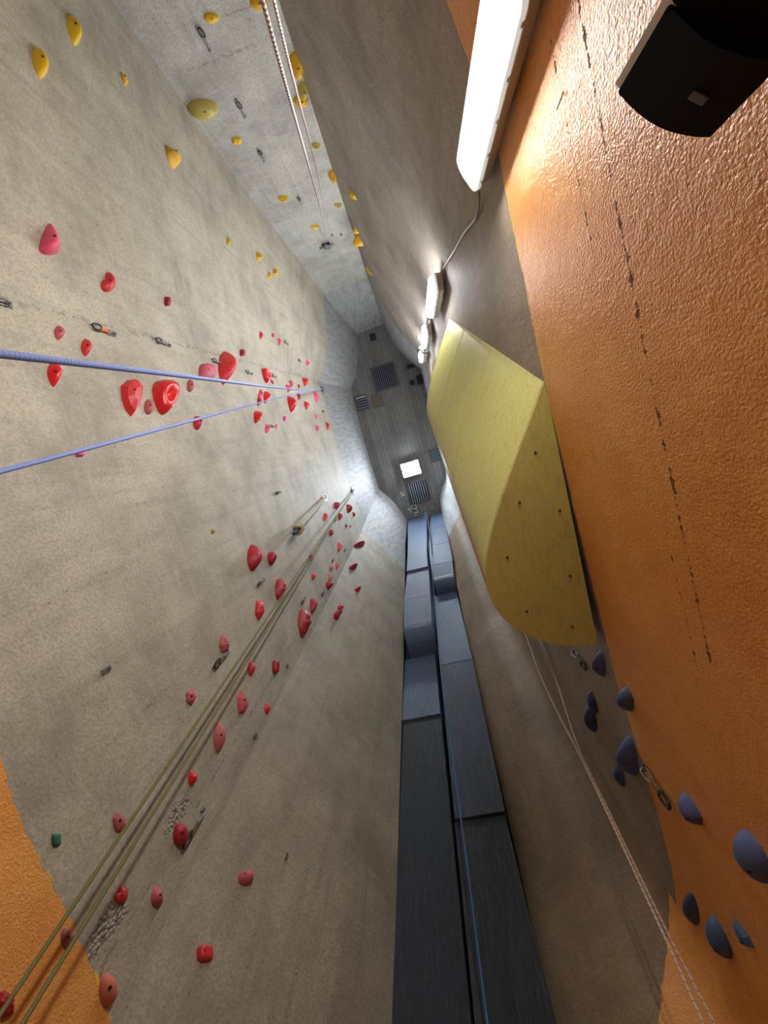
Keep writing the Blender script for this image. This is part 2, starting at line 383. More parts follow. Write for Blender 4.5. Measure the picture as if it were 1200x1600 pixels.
# recess behind the crack panels, closed by a dark wall
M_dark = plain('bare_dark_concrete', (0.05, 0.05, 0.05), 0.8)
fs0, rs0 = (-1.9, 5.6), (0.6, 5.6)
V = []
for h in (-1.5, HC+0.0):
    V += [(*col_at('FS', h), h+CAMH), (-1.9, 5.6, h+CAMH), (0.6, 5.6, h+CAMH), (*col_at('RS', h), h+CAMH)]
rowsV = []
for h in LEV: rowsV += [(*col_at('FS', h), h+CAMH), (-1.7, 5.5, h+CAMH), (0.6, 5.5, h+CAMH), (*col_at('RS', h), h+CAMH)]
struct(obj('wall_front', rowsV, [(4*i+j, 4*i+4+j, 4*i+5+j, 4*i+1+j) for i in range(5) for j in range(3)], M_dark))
struct(obj('floor', [(-4, -7, 0), (3, -7, 0), (3, 7, 0), (-4, 7, 0)], [(0, 1, 2, 3)], plain('floor_mat', (0.20, 0.19, 0.18), 0.7)))
struct(obj('ceiling', [(-4, -7, HC+CAMH), (-4, 7, HC+CAMH), (3, 7, HC+CAMH), (3, -7, HC+CAMH)], [(0, 1, 2, 3)], M_ceil))
BVH = BVHTree.FromPolygons([Vector(v) for v in ALLV], ALLF)
def hit(px):
    d = Vector(ray(px)).normalized(); P, n, i, dist = BVH.ray_cast(Vector((0, 0, CAMH)), d)
    if P is None: return None, None
    if n.dot(d) > 0: n = -n
    return P, n

# ------------------------------------------------------------------ lights: tube fixtures on the wall fold
M_house = plain('grey_plastic_housing', (0.46, 0.43, 0.39), 0.5)
M_clip = plain('grey_clip', (0.50, 0.47, 0.40), 0.5)
M_rim = emit('glowing_clear_rim', (0.85, 0.92, 0.92), 0.45)
M_tube = emit('lit_tube_cover', (1.0, 0.955, 0.88), TUBE_E*1.95)
M_tube2 = emit('lit_tube_cover_cool', (0.95, 0.97, 1.0), TUBE_E*1.2)
def stadium(bm, L, W, y0, y1, inset=0.0, seg=5, taper=0.0):
    rc = 0.07
    def ring(y, k):
        hw, hl, r = W/2-k, L/2-k, max(0.01, rc-k*0.5); out = []
        for (sx, sz, a0) in ((1, 1, 0), (-1, 1, 90), (-1, -1, 180), (1, -1, 270)):
            for i in range(seg+1):
                a = math.radians(a0+90*i/seg)
                out.append(bm.verts.new((sx*(hw-r)+r*math.cos(a), y, sz*(hl-r)+r*math.sin(a))))
        return out
    rs = [ring(y, k) for y, k in ((y0, 0), (y0+(y1-y0)*0.55, inset*0.2), (y0+(y1-y0)*0.85, inset*0.55+taper*0.3), (y1, inset+taper))]
    n = len(rs[0])
    for a, b in zip(rs, rs[1:]):
        for i in range(n): bm.faces.new((a[i], a[(i+1) % n], b[(i+1) % n], b[i]))
    bm.faces.new(rs[-1]); bm.faces.new(list(reversed(rs[0])))
def tube_light(P, n, L, W, label, mat, dome=0.128, ins=0.06, up=Vector((0, 0, 1))):
    e = empty('tube_light', frame(P, n, up), label, 'light', 'tube lights up the wall fold')
    bm = bmesh.new(); stadium(bm, L, W, 0.0, 0.075, -0.012); from_bm('housing', bm, M_house, e)
    bm = bmesh.new(); stadium(bm, L+0.012, W+0.012, 0.075, 0.104, 0.004); from_bm('rim', bm, M_rim, e)
    bm = bmesh.new(); stadium(bm, L-ins, W-ins, 0.104, dome, 0.02, taper=0.02); from_bm('cover', bm, mat, e, False)
    box('mount', (-0.05, 0.05, -0.04, 0.0, -0.08, 0.08), M_house, e)
    for s in (-1, 1):
        for k in range(5):
            z = -L/2+L*(k+0.5)/5
            box('clip', (min(s*W/2, s*(W/2+0.010)), max(s*W/2, s*(W/2+0.010)), 0.052, 0.088, z-0.012, z+0.012), M_clip, e, 0.003)
    return e
# fixture positions follow the fold of the wall
def fold(h): c = col_at('RB', h); return Vector((c[0], c[1], h+CAMH))
for h, dy, nx, dm, ins, lab, mt in ((2.40, 0.27, 0.38, 0.128, 0.06, 'long lit tube light mounted where orange paint meets grey wall', M_tube),
                       (6.10, 0.15, -0.05, 0.170, 0.02, 'lit tube light at the end of the sagging grey cable', M_tube2),
                       (8.75, 0.15, -0.05, 0.170, 0.02, 'lit tube light tangled with loose black cable ends', M_tube2),
                       (11.0, 0.15, -0.05, 0.170, 0.02, 'topmost lit tube light of the column along the wall fold', M_tube2)):
    tube_light(fold(h)+Vector((-0.055, dy, 0)), Vector((-1, nx, 0)).normalized(), 1.20, 0.23, lab, mt, dm, ins)

# ------------------------------------------------------------------ ceiling: floodlight, grilles, hatch, boxes, chalk marks
ZC = HC+CAMH
def ceil_frame(px, rz=0.0):
    d = ray(px); return Matrix.Translation((d[0]*HC, d[1]*HC, ZC)) @ Matrix.Rotation(rz, 4, 'Z')
M_gframe = plain('dark_steel_frame', (0.10, 0.10, 0.11), 0.5, 0.6)
M_slat = plain('blue_grey_slat', (0.16, 0.20, 0.27), 0.4, 0.3)
M_void = plain('dark_void', (0.012, 0.016, 0.03), 0.8)
M_lit_slat = plain('lit_slat_metal', (0.62, 0.63, 0.64), 0.35, 0.8)  # pale metal puts the lit slat's bright reflection into its colour
M_flood = emit('flood_panel', (0.80, 0.90, 1.0), CEIL_E)
e = empty('floodlight', ceil_frame((642, 732), -0.02), 'twin-panel floodlight glaring white on the board-marked ceiling', 'light')
box('bracket', (-0.06, 0.06, -0.05, 0.05, -0.20, 0), M_gframe, e)
box('housing', (-0.38, 0.38, -0.29, 0.29, -0.26, -0.20), M_gframe, e, 0.01)
for sgn in (-1, 1): box('light_panel', (-0.35, 0.35, sgn*0.150-0.115, sgn*0.150+0.115, -0.285, -0.255), M_flood, e, 0.008)
def grille(px, wx, wy, n, along_y, label, first_bright=False, sl=M_slat):
    e = empty('ventilation_grille', ceil_frame(px), label, 'grille')
    bm = bmesh.new(); f = 0.05
    for b in ((-wx/2, wx/2, -wy/2, -wy/2+f), (-wx/2, wx/2, wy/2-f, wy/2), (-wx/2, -wx/2+f, -wy/2+f, wy/2-f), (wx/2-f, wx/2, -wy/2+f, wy/2-f)):
        box_bm(bm, *b, -0.08, 0.0)
    from_bm('frame', bm, M_gframe, e)
    box('backing', (-wx/2+f, wx/2-f, -wy/2+f, wy/2-f, -0.015, -0.002), M_void, e)
    me = None
    for k in range(n):
        if along_y:
            c = -wx/2+f+(wx-2*f)*(k+0.5)/n; b = (c-0.010, c+0.010, -wy/2+f, wy/2-f, -0.07, -0.03)
        else:
            c = -wy/2+f+(wy-2*f)*(k+0.5)/n; b = (-wx/2+f, wx/2-f, c-0.022, c+0.022, -0.07, -0.03)
        box('slat', b, M_lit_slat if (first_bright and k == 0) else sl, e)
grille((601, 589), 0.98, 0.95, 12, True, 'square dark ceiling grille with fine slats beside the brown hatch')
grille((654, 768), 0.84, 0.90, 8, True, 'square ceiling grille with pale slats next to the chalk marks', sl=plain('pale_slat', (0.42, 0.47, 0.55), 0.4))
grille((566, 629), 0.48, 0.60, 5, False, 'small louvred grille with one slat catching the light at the ceiling edge', True)
grille((681, 711), 0.50, 0.50, 5, False, 'small louvred grille showing behind the yellow volume')
e = empty('ceiling_hatch', ceil_frame((589, 626)), 'small brown hatch cover in the ceiling between two grilles', 'hatch')
box('frame', (-0.20, 0.20, -0.26, 0.26, -0.03, 0), M_gframe, e, 0.004)
box('cover', (-0.17, 0.17, -0.23, 0.23, -0.045, -0.03), plain('brown_board', (0.13, 0.10, 0.07), 0.6), e, 0.004)
for px, a, b, d_, lab in (((657, 593), 0.13, 0.16, 0.14, 'black junction box on the ceiling beside the wall fold'),
                     ((644, 598), 0.08, 0.08, 0.05, 'tiny dark cover plate on the ceiling near the black box'),
                     ((642, 572), 0.16, 0.07, 0.05, 'flat dark bracket on the ceiling near the top tube light'),
                     ((583, 527), 0.09, 0.11, 0.12, 'dark ceiling fitting close to the concrete corbel')):
    e = empty('ceiling_box', ceil_frame(px), lab, 'box')
    box('plate', (-a-0.03, a+0.03, -b-0.03, b+0.03, -0.02, 0), M_gframe, e, 0.004)
    box('cover', (-a, a, -b, b, -d_, -0.02), M_void, e, 0.015)
def strokes(name, polys, r, mat, label):
    c = at(polys[0][0], HC-0.004); e = empty(name, Matrix.Translation(c), label, 'marking')
    for pl in polys: tubes('stroke', [spline([at(p, HC-0.004)-c for p in pl], 5)], r, mat, e, n=6)
ring = [(646.5+4.2*math.cos(a), 792+3.2*math.sin(a)) for a in [i*0.62 for i in range(11)]]
strokes('chalk_marking', [ring, [(649, 794), (652, 797), (653, 801)], [(638, 794), (641, 797), (643, 801)], [(637, 797), (641, 795)], [(646, 802), (653, 800)], [(648, 803), (649, 807)], [(651, 803), (652, 806)],
        [(625, 769), (628, 772), (631, 768)], [(627, 775), (633, 773)]], 0.016, plain('white_chalk', (0.62, 0.62, 0.58), 0.9), 'white chalk scribble with a ring on the ceiling end')
strokes('spray_marking', [[(668, 788), (673, 784), (680, 783), (685, 788), (685, 794), (681, 798)], [(668, 786), (669, 796)]], 0.03, plain('faded_pink_spray', (0.30, 0.19, 0.18), 0.9), 'faded pink spray-painted arc beside the chalk scribble')
strokes('spray_marking', [[(672, 797), (675, 791), (676, 797), (679, 790), (680, 796)]], 0.025, plain('faded_green_spray', (0.20, 0.30, 0.22), 0.9), 'faded green spray squiggle under the pink arc')

# ------------------------------------------------------------------ crack-climbing panels in the narrow end
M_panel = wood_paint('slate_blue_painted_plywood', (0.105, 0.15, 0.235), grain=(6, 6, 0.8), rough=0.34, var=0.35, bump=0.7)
M_panel2 = wood_paint('shaded_slate_plywood', (0.020, 0.026, 0.038), grain=(6, 6, 0.8), rough=0.42, var=0.35, bump=0.6)  # the slate paint darkened: shade on the low panels put into colour
M_panel3 = wood_paint('half_shaded_slate_plywood', (0.050, 0.070, 0.108), grain=(6, 6, 0.8), rough=0.36, var=0.35, bump=0.7)  # middle tone of the same paint, shade partly in the colour
cw = empty('crack_panel_wall', Matrix.Translation((-0.7, 4.6, 0)), 'tall slate-blue plywood wall split by a jagged vertical crack', 'climbing wall')
def pan(x00, x01, y0, h0, x10, x11, y1, h1, mat, depth=0.45, round_=0.0):
    """one plywood panel: bottom edge x00..x01 at (y0, h0), top edge x10..x11 at (y1, h1)"""
    g = 0.008; bm = bmesh.new(); rows = []
    prof = [(0.0, y0, h0+g), (1.0, y1, h1-g)]
    if round_:
        prof = []
        for i in range(7):
            a = math.pi/2*i/6; t = round_*(1-math.sin(math.pi/2*(1-i/6.0)))
            hh = h0+g+round_*(1-math.cos(a)); yy = y0+round_*0.9*(1-math.sin(a)); prof.append(((hh-h0)/(h1-h0), yy, hh))
        prof.append((1.0, y1, h1-g))
    for t, y, h in prof:
        xa, xb = x00+(x10-x00)*t, x01+(x11-x01)*t
        rows.append([bm.verts.new(v) for v in ((xa+0.7, y-4.6, h+CAMH), (xb+0.7, y-4.6, h+CAMH), (xb+0.7, max(y0, y1)+depth-4.6, h+CAMH), (xa+0.7, max(y0, y1)+depth-4.6, h+CAMH))])
    for a, b in zip(rows, rows[1:]):
        for i in range(4): bm.faces.new((a[i], a[(i+1) % 4], b[(i+1) % 4], b[i]))
    bm.faces.new(rows[0][::-1]); bm.faces.new(rows[-1])
    from_bm('panel', bm, mat, cw)
# left of the crack, from the floor up
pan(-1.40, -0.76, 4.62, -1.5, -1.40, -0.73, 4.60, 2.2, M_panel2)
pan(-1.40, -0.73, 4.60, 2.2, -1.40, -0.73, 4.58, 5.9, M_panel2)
pan(-1.41, -0.73, 4.55, 5.9, -1.43, -0.74, 4.64, 7.95, M_panel)
pan(-1.30, -0.66, 4.00, 7.95, -1.27, -0.58, 3.85, 9.4, M_panel, 0.9, 0.42)
pan(-1.27, -0.58, 3.85, 9.4, -1.17, -0.53, 3.66, 10.9, M_panel, 0.9)
pan(-1.17, -0.53, 3.60, 10.9, -1.12, -0.48, 3.44, 12.5, M_panel, 0.6)
pan(-1.14, -0.47, 3.48, 12.5, -1.10, -0.40, 3.30, 14.0, M_panel, 0.6)
pan(-1.12, -0.40, 3.33, 14.0, -1.08, -0.28, 3.07, 15.75, M_panel, 0.6)
# right of the crack
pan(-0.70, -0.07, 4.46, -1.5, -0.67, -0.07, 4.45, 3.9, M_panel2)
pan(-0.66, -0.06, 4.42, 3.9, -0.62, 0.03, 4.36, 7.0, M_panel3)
pan(-0.62, 0.03, 4.36, 7.0, -0.56, 0.09, 4.34, 10.4, M_panel)
pan(-0.46, 0.12, 3.92, 10.4, -0.44, 0.20, 3.74, 11.3, M_panel, 0.9, 0.30)
pan(-0.45, 0.22, 3.74, 11.3, -0.40, 0.29, 3.52, 12.7, M_panel, 0.6)
pan(-0.40, 0.29, 3.52, 12.7, -0.27, 0.34, 3.32, 14.3, M_panel, 0.6)
pan(-0.26, 0.34, 3.32, 14.3, -0.10, 0.37, 3.08, 15.75, M_panel, 0.6)

# ------------------------------------------------------------------ yellow volume on the orange wall
M_vol = wood_paint('yellow_green_painted_plywood', (0.53, 0.505, 0.155), grain=(4, 1.2, 4), rough=0.5, var=0.28, bump=0.25)
M_ply = wood_paint('bare_plywood', (0.42, 0.20, 0.08), grain=(1, 1, 8), rough=0.6, var=0.3, bump=0.3)
H0, H1 = 2.82, 6.08
D = [(0.957, -0.16), (0.80, 0.09), (0.64, 0.34), (0.50, 0.57), (0.38, 0.79), (0.29, 1.00), (0.262, 1.14), (0.262, 1.30), (0.31, 1.45), (0.40, 1.58), (0.52, 1.69), (0.66, 1.77), (0.82, 1.82), (0.985, 1.84)]
_dn = [(v.x, v.y) for v in spline([(x, y, 0) for x, y in D], 3)]
D = _dn; NOSE = 18
ev = empty('climbing_volume', Matrix.Translation((0.95, 0.8, H0+CAMH)), 'big yellow-green plywood volume bulging from the wall above the orange paint', 'climbing volume')
def vp(i, h, off=0.0):
    f = (h-H0)/(H1-H0); x, y = D[i]
    a = np.array(D[max(i-1, 0)]); b = np.array(D[min(i+1, len(D)-1)]); tn = b-a; nn = np.array([-tn[1], tn[0]])/np.hypot(*tn)   # outward of the D
    if nn@np.array([x-0.95, y-1.0]) < 0: nn = -nn
    x += nn[0]*off; y += nn[1]*off
    wx = 0.955 if i in (0, len(D)-1) else x+0.04*f
    return (wx-0.95, y-1.5*f-0.8, h-H0)
def skin(name, i0, i1, ha, hb, mat, o0=0.0, o1=-0.018):
    g = 0.010; V = []; n = i1-i0+1
    for off in (o0, o1):
        for h in (ha+g, (ha+hb)/2, hb-g):
            V += [vp(i, h, off) for i in range(i0, i1+1)]
    Fc = []
    for j in range(2):
        for i in range(n-1):
            Fc.append((j*n+i, j*n+i+1, (j+1)*n+i+1, (j+1)*n+i)); o = 3*n
            Fc.append((o+j*n+i, o+(j+1)*n+i, o+(j+1)*n+i+1, o+j*n+i+1))
    for i in range(n-1):
        Fc.append((i, 3*n+i, 3*n+i+1, i+1)); Fc.append((2*n+i, 2*n+i+1, 5*n+i+1, 5*n+i))
    for j in range(2):
        Fc.append((j*n, (j+1)*n, 3*n+(j+1)*n, 3*n+j*n)); Fc.append((j*n+n-1, 3*n+j*n+n-1, 3*n+(j+1)*n+n-1, (j+1)*n+n-1))
    o = obj(name, V, Fc, mat, ev)
    bm = bmesh.new(); bm.from_mesh(o.data); bmesh.ops.recalc_face_normals(bm, faces=bm.faces); bm.to_mesh(o.data); bm.free()
    return o
skin('seam_shade_skin', 0, len(D)-1, H0+0.01, H1-0.01, M_void, -0.022, -0.034)  # added dark skin: stops light leaking through the seams, blackens the gaps
for ha, hb in ((H0, 4.0), (4.0, 5.13), (5.13, H1)): skin('curved_panel', 0, NOSE, ha, hb, M_vol)
for ha, hb in ((H0, 4.4), (4.4, H1)): skin('side_panel', NOSE, len(D)-1, ha, hb, M_ply)
def cap(name, h, t0, t1, mat):
    n = len(D); lo = [vp(i, h) for i in range(n)]
    V = [(x, y, z+t0) for x, y, z in lo]+[(x, y, z+t1) for x, y, z in lo]
    Fc = [tuple(range(n)), tuple(reversed(range(n, 2*n)))]+[(i, i+n, (i+1) % n+n, (i+1) % n) for i in range(n)]
    o = obj(name, V, Fc, mat, ev)
    bm = bmesh.new(); bm.from_mesh(o.data); bmesh.ops.recalc_face_normals(bm, faces=bm.faces); bm.to_mesh(o.data); bm.free()
    return o
under = cap('underside_panel', H0, -0.018, 0.004, M_vol); cap('top_panel', H1, -0.004, 0.018, M_vol)
M_screw = plain('dark_screw', (0.03, 0.03, 0.03), 0.5)
for q, (px, py) in enumerate(((0.80, 0.30), (0.62, 0.62), (0.88, 0.75), (0.45, 1.0), (0.86, 1.25), (0.5, 1.45), (0.8, 1.65))):
    bm = bmesh.new(); bmesh.ops.create_cone(bm, cap_ends=True, segments=10, radius1=0.009, radius2=0.009, depth=0.008, matrix=Matrix.Translation((px-0.95, py-0.8, -0.020)))
    from_bm('screw', bm, M_screw, under)

# ------------------------------------------------------------------ wall speaker
M_cab = plain('pale_grey_cabinet', (0.80, 0.83, 0.79), 0.45)
M_gril = plain('black_speaker_grille', (0.006, 0.007, 0.010), 0.8, bump=0.6, scale=250, spec=0.15)
M_gril2 = plain('black_recessed_grille', (0.002, 0.002, 0.004), 0.85, bump=0.6, scale=250, spec=0.08)
hT = 1.03
pA = Vector((0.597*hT, -0.586*hT)); pB = Vector((0.762*hT, -0.442*hT)); pC = Vector((0.885*hT, -0.47*hT))
ax = (pB-pA).normalized(); nz = Vector((-ax.y, ax.x)); 
if nz.dot(-pA) < 0: nz = -nz
Ms = Matrix.Translation((pA.x, pA.y, hT+CAMH-0.36)) @ Matrix(((ax.x, nz.x, 0), (ax.y, nz.y, 0), (0, 0, 1))).to_4x4()
es = empty('wall_speaker', Ms, 'black-fronted loudspeaker with pale cabinet edge on the orange wall', 'speaker')
Wd = (pB-pA).length
def arc(n, bul, x0, x1, y0): return [(x0+(x1-x0)*i/n, y0+bul*math.sin(math.pi*i/n)) for i in range(n+1)]
def prism(name, poly, z0, z1, mat, parent, bevel=0.0):
    bm = bmesh.new(); lo = [bm.verts.new((x, y, z0)) for x, y in poly]; hi = [bm.verts.new((x, y, z1)) for x, y in poly]; n = len(poly)
    for i in range(n): bm.faces.new((lo[i], lo[(i+1) % n], hi[(i+1) % n], hi[i]))
    t_ = bm.faces.new(hi); b_ = bm.faces.new(lo[::-1])
    if bevel: bmesh.ops.bevel(bm, geom=list(t_.edges)+list(b_.edges), offset=bevel, segments=3, affect='EDGES', profile=0.5)
    return from_bm(name, bm, mat, parent)
prism('cabinet', arc(8, 0.0, -0.014, Wd+0.0, -0.012)+[(Wd-0.02, -0.10), (0.05, -0.16)], 0.0, 0.362, M_cab, es, 0.012)
prism('grille', arc(10, 0.022, 0.0, Wd, -0.010)+[(Wd, -0.012), (Wd-0.012, -0.09), (Wd-0.04, -0.09), (0, -0.012)], 0.190, 0.364, M_gril, es, 0.006)
prism('grille', arc(10, 0.014, 0.004, Wd-0.002, -0.010)+[(Wd-0.002, -0.012), (Wd-0.014, -0.09), (Wd-0.04, -0.09), (0, -0.012)], 0.004, 0.188, M_gril2, es, 0.006)
bd = box('badge', (Wd*0.56, Wd*0.56+0.034, 0.0105, 0.0125, 0.268, 0.288), plain('grey_badge', (0.10, 0.095, 0.09), 0.5), [c for c in bpy.data.objects if c.parent == es and c.name.startswith('grille')][0], 0.002)
box('bracket', (0.10, 0.14, -0.21, -0.10, 0.15, 0.21), M_gframe, es, 0.004)

# ------------------------------------------------------------------ quickdraws and hangers
M_steel = plain('worn_steel', (0.40, 0.40, 0.41), 0.35, 0.9)
M_biner = plain('black_anodised_alloy', (0.035, 0.035, 0.04), 0.3, 0.7)
M_biner2 = plain('grey_alloy', (0.35, 0.36, 0.38), 0.3, 0.9)
M_sling = {k: plain(k+'_webbing', c, 0.8, bump=0.4, scale=120) for k, c in (('olive', (0.16, 0.13, 0.06)), ('black', (0.03, 0.03, 0.035)), ('orange', (0.75, 0.16, 0.04)), ('grey', (0.22, 0.22, 0.22)))}
def biner_path(cx, cz, hh, ww, y, seg=18, tilt=0.0):
    out = []
    for i in range(seg):
        a = 2*math.pi*i/seg; q = abs(math.cos(a))**0.7*math.copysign(1, math.cos(a)); r = abs(math.sin(a))**0.8*math.copysign(1, math.sin(a))
        x = ww*q*(1.0+0.18*r); out.append(Vector((cx+x*math.cos(tilt), y+x*math.sin(tilt), cz+hh*r)))
    return out
def qd_meshes(sl, bi):
    """hanger, upper carabiner, sling, lower carabiner of one quickdraw, hanging down from the hanger"""
    P = []
    bm = bmesh.new(); box_bm(bm, -0.018, 0.018, 0.0, 0.004, -0.022, 0.022, 0.001); box_bm(bm, -0.018, 0.018, 0.004, 0.030, -0.022, -0.018, 0.001)
    bmesh.ops.create_cone(bm, cap_ends=True, segments=6, radius1=0.010, radius2=0.010, depth=0.012, matrix=Matrix.Translation((0, 0.009, 0.006)) @ Matrix.Rotation(math.pi/2, 4, 'X'))
    P.append(('hanger', bm, M_steel))
    o1 = tube_data(biner_path(0, -0.055, 0.044, 0.019, 0.026, tilt=1.1), 0.0065, 7, True)
    o2 = tube_data(biner_path(0.004, -0.205, 0.046, 0.024, 0.026, tilt=0.25), 0.0078, 7, True)
    bm = bmesh.new(); box_bm(bm, -0.013, 0.013, 0.020, 0.032, -0.170, -0.086, 0.003)
    P.append(('sling', bm, M_sling[sl]))
    out = {}
    for nme, bm, mt in P:
        bmesh.ops.recalc_face_normals(bm, faces=bm.faces); me = bpy.data.meshes.new(nme); bm.to_mesh(me); bm.free(); me.materials.append(mt); out[nme] = me
    for nme, o, mt in (('carabiner', o1, M_biner2), ('carabiner_low', o2, bi)):
        me = bpy.data.meshes.new('carabiner'); me.from_pydata(o[0], [], o[1]); me.update(); me.materials.append(mt)
        for p in me.polygons: p.use_smooth = True
        out[nme] = me
    return out
QD = {}
def link_part(name, me, parent):
    o = bpy.data.objects.new(name, me); C.objects.link(o); o.parent = parent; return o
def quickdraw(px, sl, label, rot=0.0, scale=1.0, group=None, bi='black', flat=False):
    P, n = hit(px)
    M = frame(P, n) @ Matrix.Rotation(rot, 4, 'Y') @ Matrix.Scale(scale, 4)
    e = empty('quickdraw', M, label, 'quickdraw', group)
    key = (sl, bi)
    if key not in QD: QD[key] = qd_meshes(sl, M_biner if bi == 'black' else M_biner2)
    q = QD[key]
    link_part('hanger', q['hanger'], e); link_part('carabiner', q['carabiner'], e); link_part('sling', q['sling'], e); link_part('carabiner', q['carabiner_low'], e)
def hanger(px, label, group=None, scale=1.0):
    P, n = hit(px); e = empty('bolt_hanger', frame(P, n) @ Matrix.Scale(scale, 4), label, 'bolt hanger', group)
    if 'h' not in QD:
        bm = bmesh.new(); box_bm(bm, -0.016, 0.016, 0.0, 0.005, -0.03, 0.03, 0.001); box_bm(bm, -0.016, 0.016, 0.005, 0.034, -0.03, -0.026, 0.001)
        me = bpy.data.meshes.new('plate'); bm.to_mesh(me); bm.free(); me.materials.append(M_steel)
        bm = bmesh.new(); bmesh.ops.create_cone(bm, cap_ends=True, segments=6, radius1=0.011, radius2=0.011, depth=0.016, matrix=Matrix.Translation((0, 0.012, 0.008)) @ Matrix.Rotation(math.pi/2, 4, 'X'))
        m2 = bpy.data.meshes.new('bolt'); bm.to_mesh(m2); bm.free(); m2.materials.append(M_biner2); QD['h'] = (me, m2)
    link_part('plate', QD['h'][0], e); link_part('bolt', QD['h'][1], e)
BLG = 'small quickdraws around the blue rope'; GRG = 'small quickdraws around the green rope'
for a in [((13, 478), 'orange', 'orange-slinged quickdraw above the pink hold and blue rope', 0.0, 1.15),
          ((178, 524), 'orange', 'black quickdraw with orange tag just above the blue rope', 0.0, 1.1),
          ((264, 541), 'grey', 'grey quickdraw between the orange-tagged one and the scooped red jug', 0.0, 1.05),
          ((344, 569), 'grey', 'quickdraw tucked between the folded red hold and the long red leaf', 0.0, 1.05),
          ((393, 585), 'grey', 'quickdraw right beside the long red leaf hold', 0.0, 1.05),
          ((430, 590), 'grey', 'quickdraw touching the red scooped jug above the blue rope'),
          ((449, 538), 'grey', 'quickdraw beside the three small pink holds on the curved concrete'),
          ((469, 565), 'grey', 'quickdraw near the lone pink hold on the curved concrete'),
          ((427, 667), 'black', 'black quickdraw between two pink holds below the blue rope'),
          ((506, 644), 'grey', 'tiny quickdraw below the red anchor of the blue rope'),
          ((437, 769), 'black', 'lone quickdraw on bare concrete between blue rope and knotted rope'),
          ((412, 905), 'grey', 'quickdraw between the dark red leaf pair and the knobbly red hold', 0.0, 1.0),
          ((476, 934), 'grey', 'quickdraw just above the big ribbed red leaf hold'),
          ((506, 923), 'grey', 'quickdraw near the wall fold below the red wedge hold'),
          ((521, 873), 'black', 'quickdraw above a tiny pink hold near the wall fold'),
          ((540, 857), 'black', 'quickdraw beside a thin red blade by the wall fold'),
          ((548, 821), 'black', 'quickdraw beside the smallest red hold near the green rope top'),
          ((355, 1017), 'olive', 'olive quickdraw hanging from the worn red hold beside the green rope', 0.0, 1.3),
          ((316, 1266), 'olive', 'long olive quickdraw hanging beside the glossy red egg hold', 0.0, 1.25),
          ((329, 78), 'grey', 'large black-ringed quickdraw on the back wall above the speckled rope shadow', 0.0, 1.15),
          ((383, 182), 'grey', 'quickdraw on the back wall beside the big mustard hold', 0.0, 1.15),
          ((413, 251), 'grey', 'quickdraw on the back wall below the small square yellow hold', 0.0, 1.1),
          ((471, 319), 'grey', 'quickdraw on the back wall close to the speckled rope anchor', 0.0, 1.1),
          ((899, 1015), 'olive', 'quickdraw hanging right under the yellow volume', 0.0, 1.25),
          ((1009, 1196), 'olive', 'large olive quickdraw hanging over the orange paint edge by blue holds', 0.0, 1.3)]:
    px, sl, lab = a[:3]; quickdraw(px, sl, lab, *(a[3:] if len(a) > 3 else ()))
for px, lab, sc in (((165, 1047), 'empty bolt hanger on plain concrete left of the worn red hold', 1.3), ((398, 1149), 'empty bolt hanger beside the wall fold below the pink holds', 1.3),
                ((448, 1040), 'empty bolt hanger beside the square dark red hold at the fold', 1.2), ((519, 367), 'pale bolt hanger next to the speckled rope anchor', 1.6),
                ((533, 366), 'bolt hanger in the shadow beside the speckled rope anchor', 1.6), ((370, 157), 'empty bolt hanger above the back-wall quickdraw and mustard hold', 1.2),
                ((447, 1338), 'rusty empty bolt hanger on the angled concrete face', 1.0)):
    hanger(px, lab, None, sc)

# ------------------------------------------------------------------ ropes and anchors
def off_wall(px, d):
    P, n = hit(px); return P+n*d
M_rblue = rope_mat('blue_rope_sheath', (0.17, 0.25, 0.62), (0.22, 0.31, 0.70), 90)
M_rgreen = rope_mat('olive_rope_sheath', (0.135, 0.14, 0.042), (0.15, 0.155, 0.05), 90)
M_rred = rope_mat('red_white_speckled_sheath', (0.56, 0.46, 0.43), (0.12, 0.05, 0.05), 34, 0.5)
M_rbeige = rope_mat('beige_flecked_sheath', (0.62, 0.47, 0.36), (0.30, 0.19, 0.15), 24, 0.82)
M_rnavy = rope_mat('bright_blue_rope_sheath', (0.03, 0.13, 0.34), (0.05, 0.18, 0.42), 90)
M_rdark = rope_mat('dark_rope_sheath', (0.03, 0.03, 0.03), (0.06, 0.05, 0.045), 60)
M_redplate = plain('red_painted_plate', (0.30, 0.03, 0.04), 0.4)
def anchor(px, label, plate=M_steel, sc=1.0):
    P, n = hit(px); e = empty('rope_anchor', frame(P, n) @ Matrix.Scale(sc, 4), label, 'anchor')
    box('plate', (-0.05, 0.05, 0.0, 0.012, -0.06, 0.06), plate, e, 0.003)
    for x in (-0.03, 0.03):
        bm = bmesh.new(); bmesh.ops.create_cone(bm, cap_ends=True, segments=6, radius1=0.012, radius2=0.012, depth=0.014, matrix=Matrix.Translation((x, 0.018, 0.035)) @ Matrix.Rotation(math.pi/2, 4, 'X')); from_bm('bolt', bm, M_biner2, e)
    box('bar', (-0.10, 0.10, 0.012, 0.030, -0.012, 0.012), M_steel, e, 0.004)
    V, Fc, _ = tube_data(biner_path(0, -0.055, 0.05, 0.03, 0.055, tilt=0.2), 0.008, 7, True); obj('carabiner', V, Fc, M_biner2, e, True)
    V, Fc, _ = tube_data(biner_path(0, -0.01, 0.04, 0.02, 0.035, tilt=1.4), 0.007, 7, True); obj('link', V, Fc, M_steel, e, True)
    return P+n*(0.055*sc)+Vector((0, 0, -0.095*sc))
def rope(name, label, strands, r, mat):
    return tag(tubes(name, [spline(p, 14) for p in strands], r, mat, n=8), label, 'rope')
def beyond(a, b, zend):
    d = (b-a); t = (zend-b.z)/d.z; return b+d*t
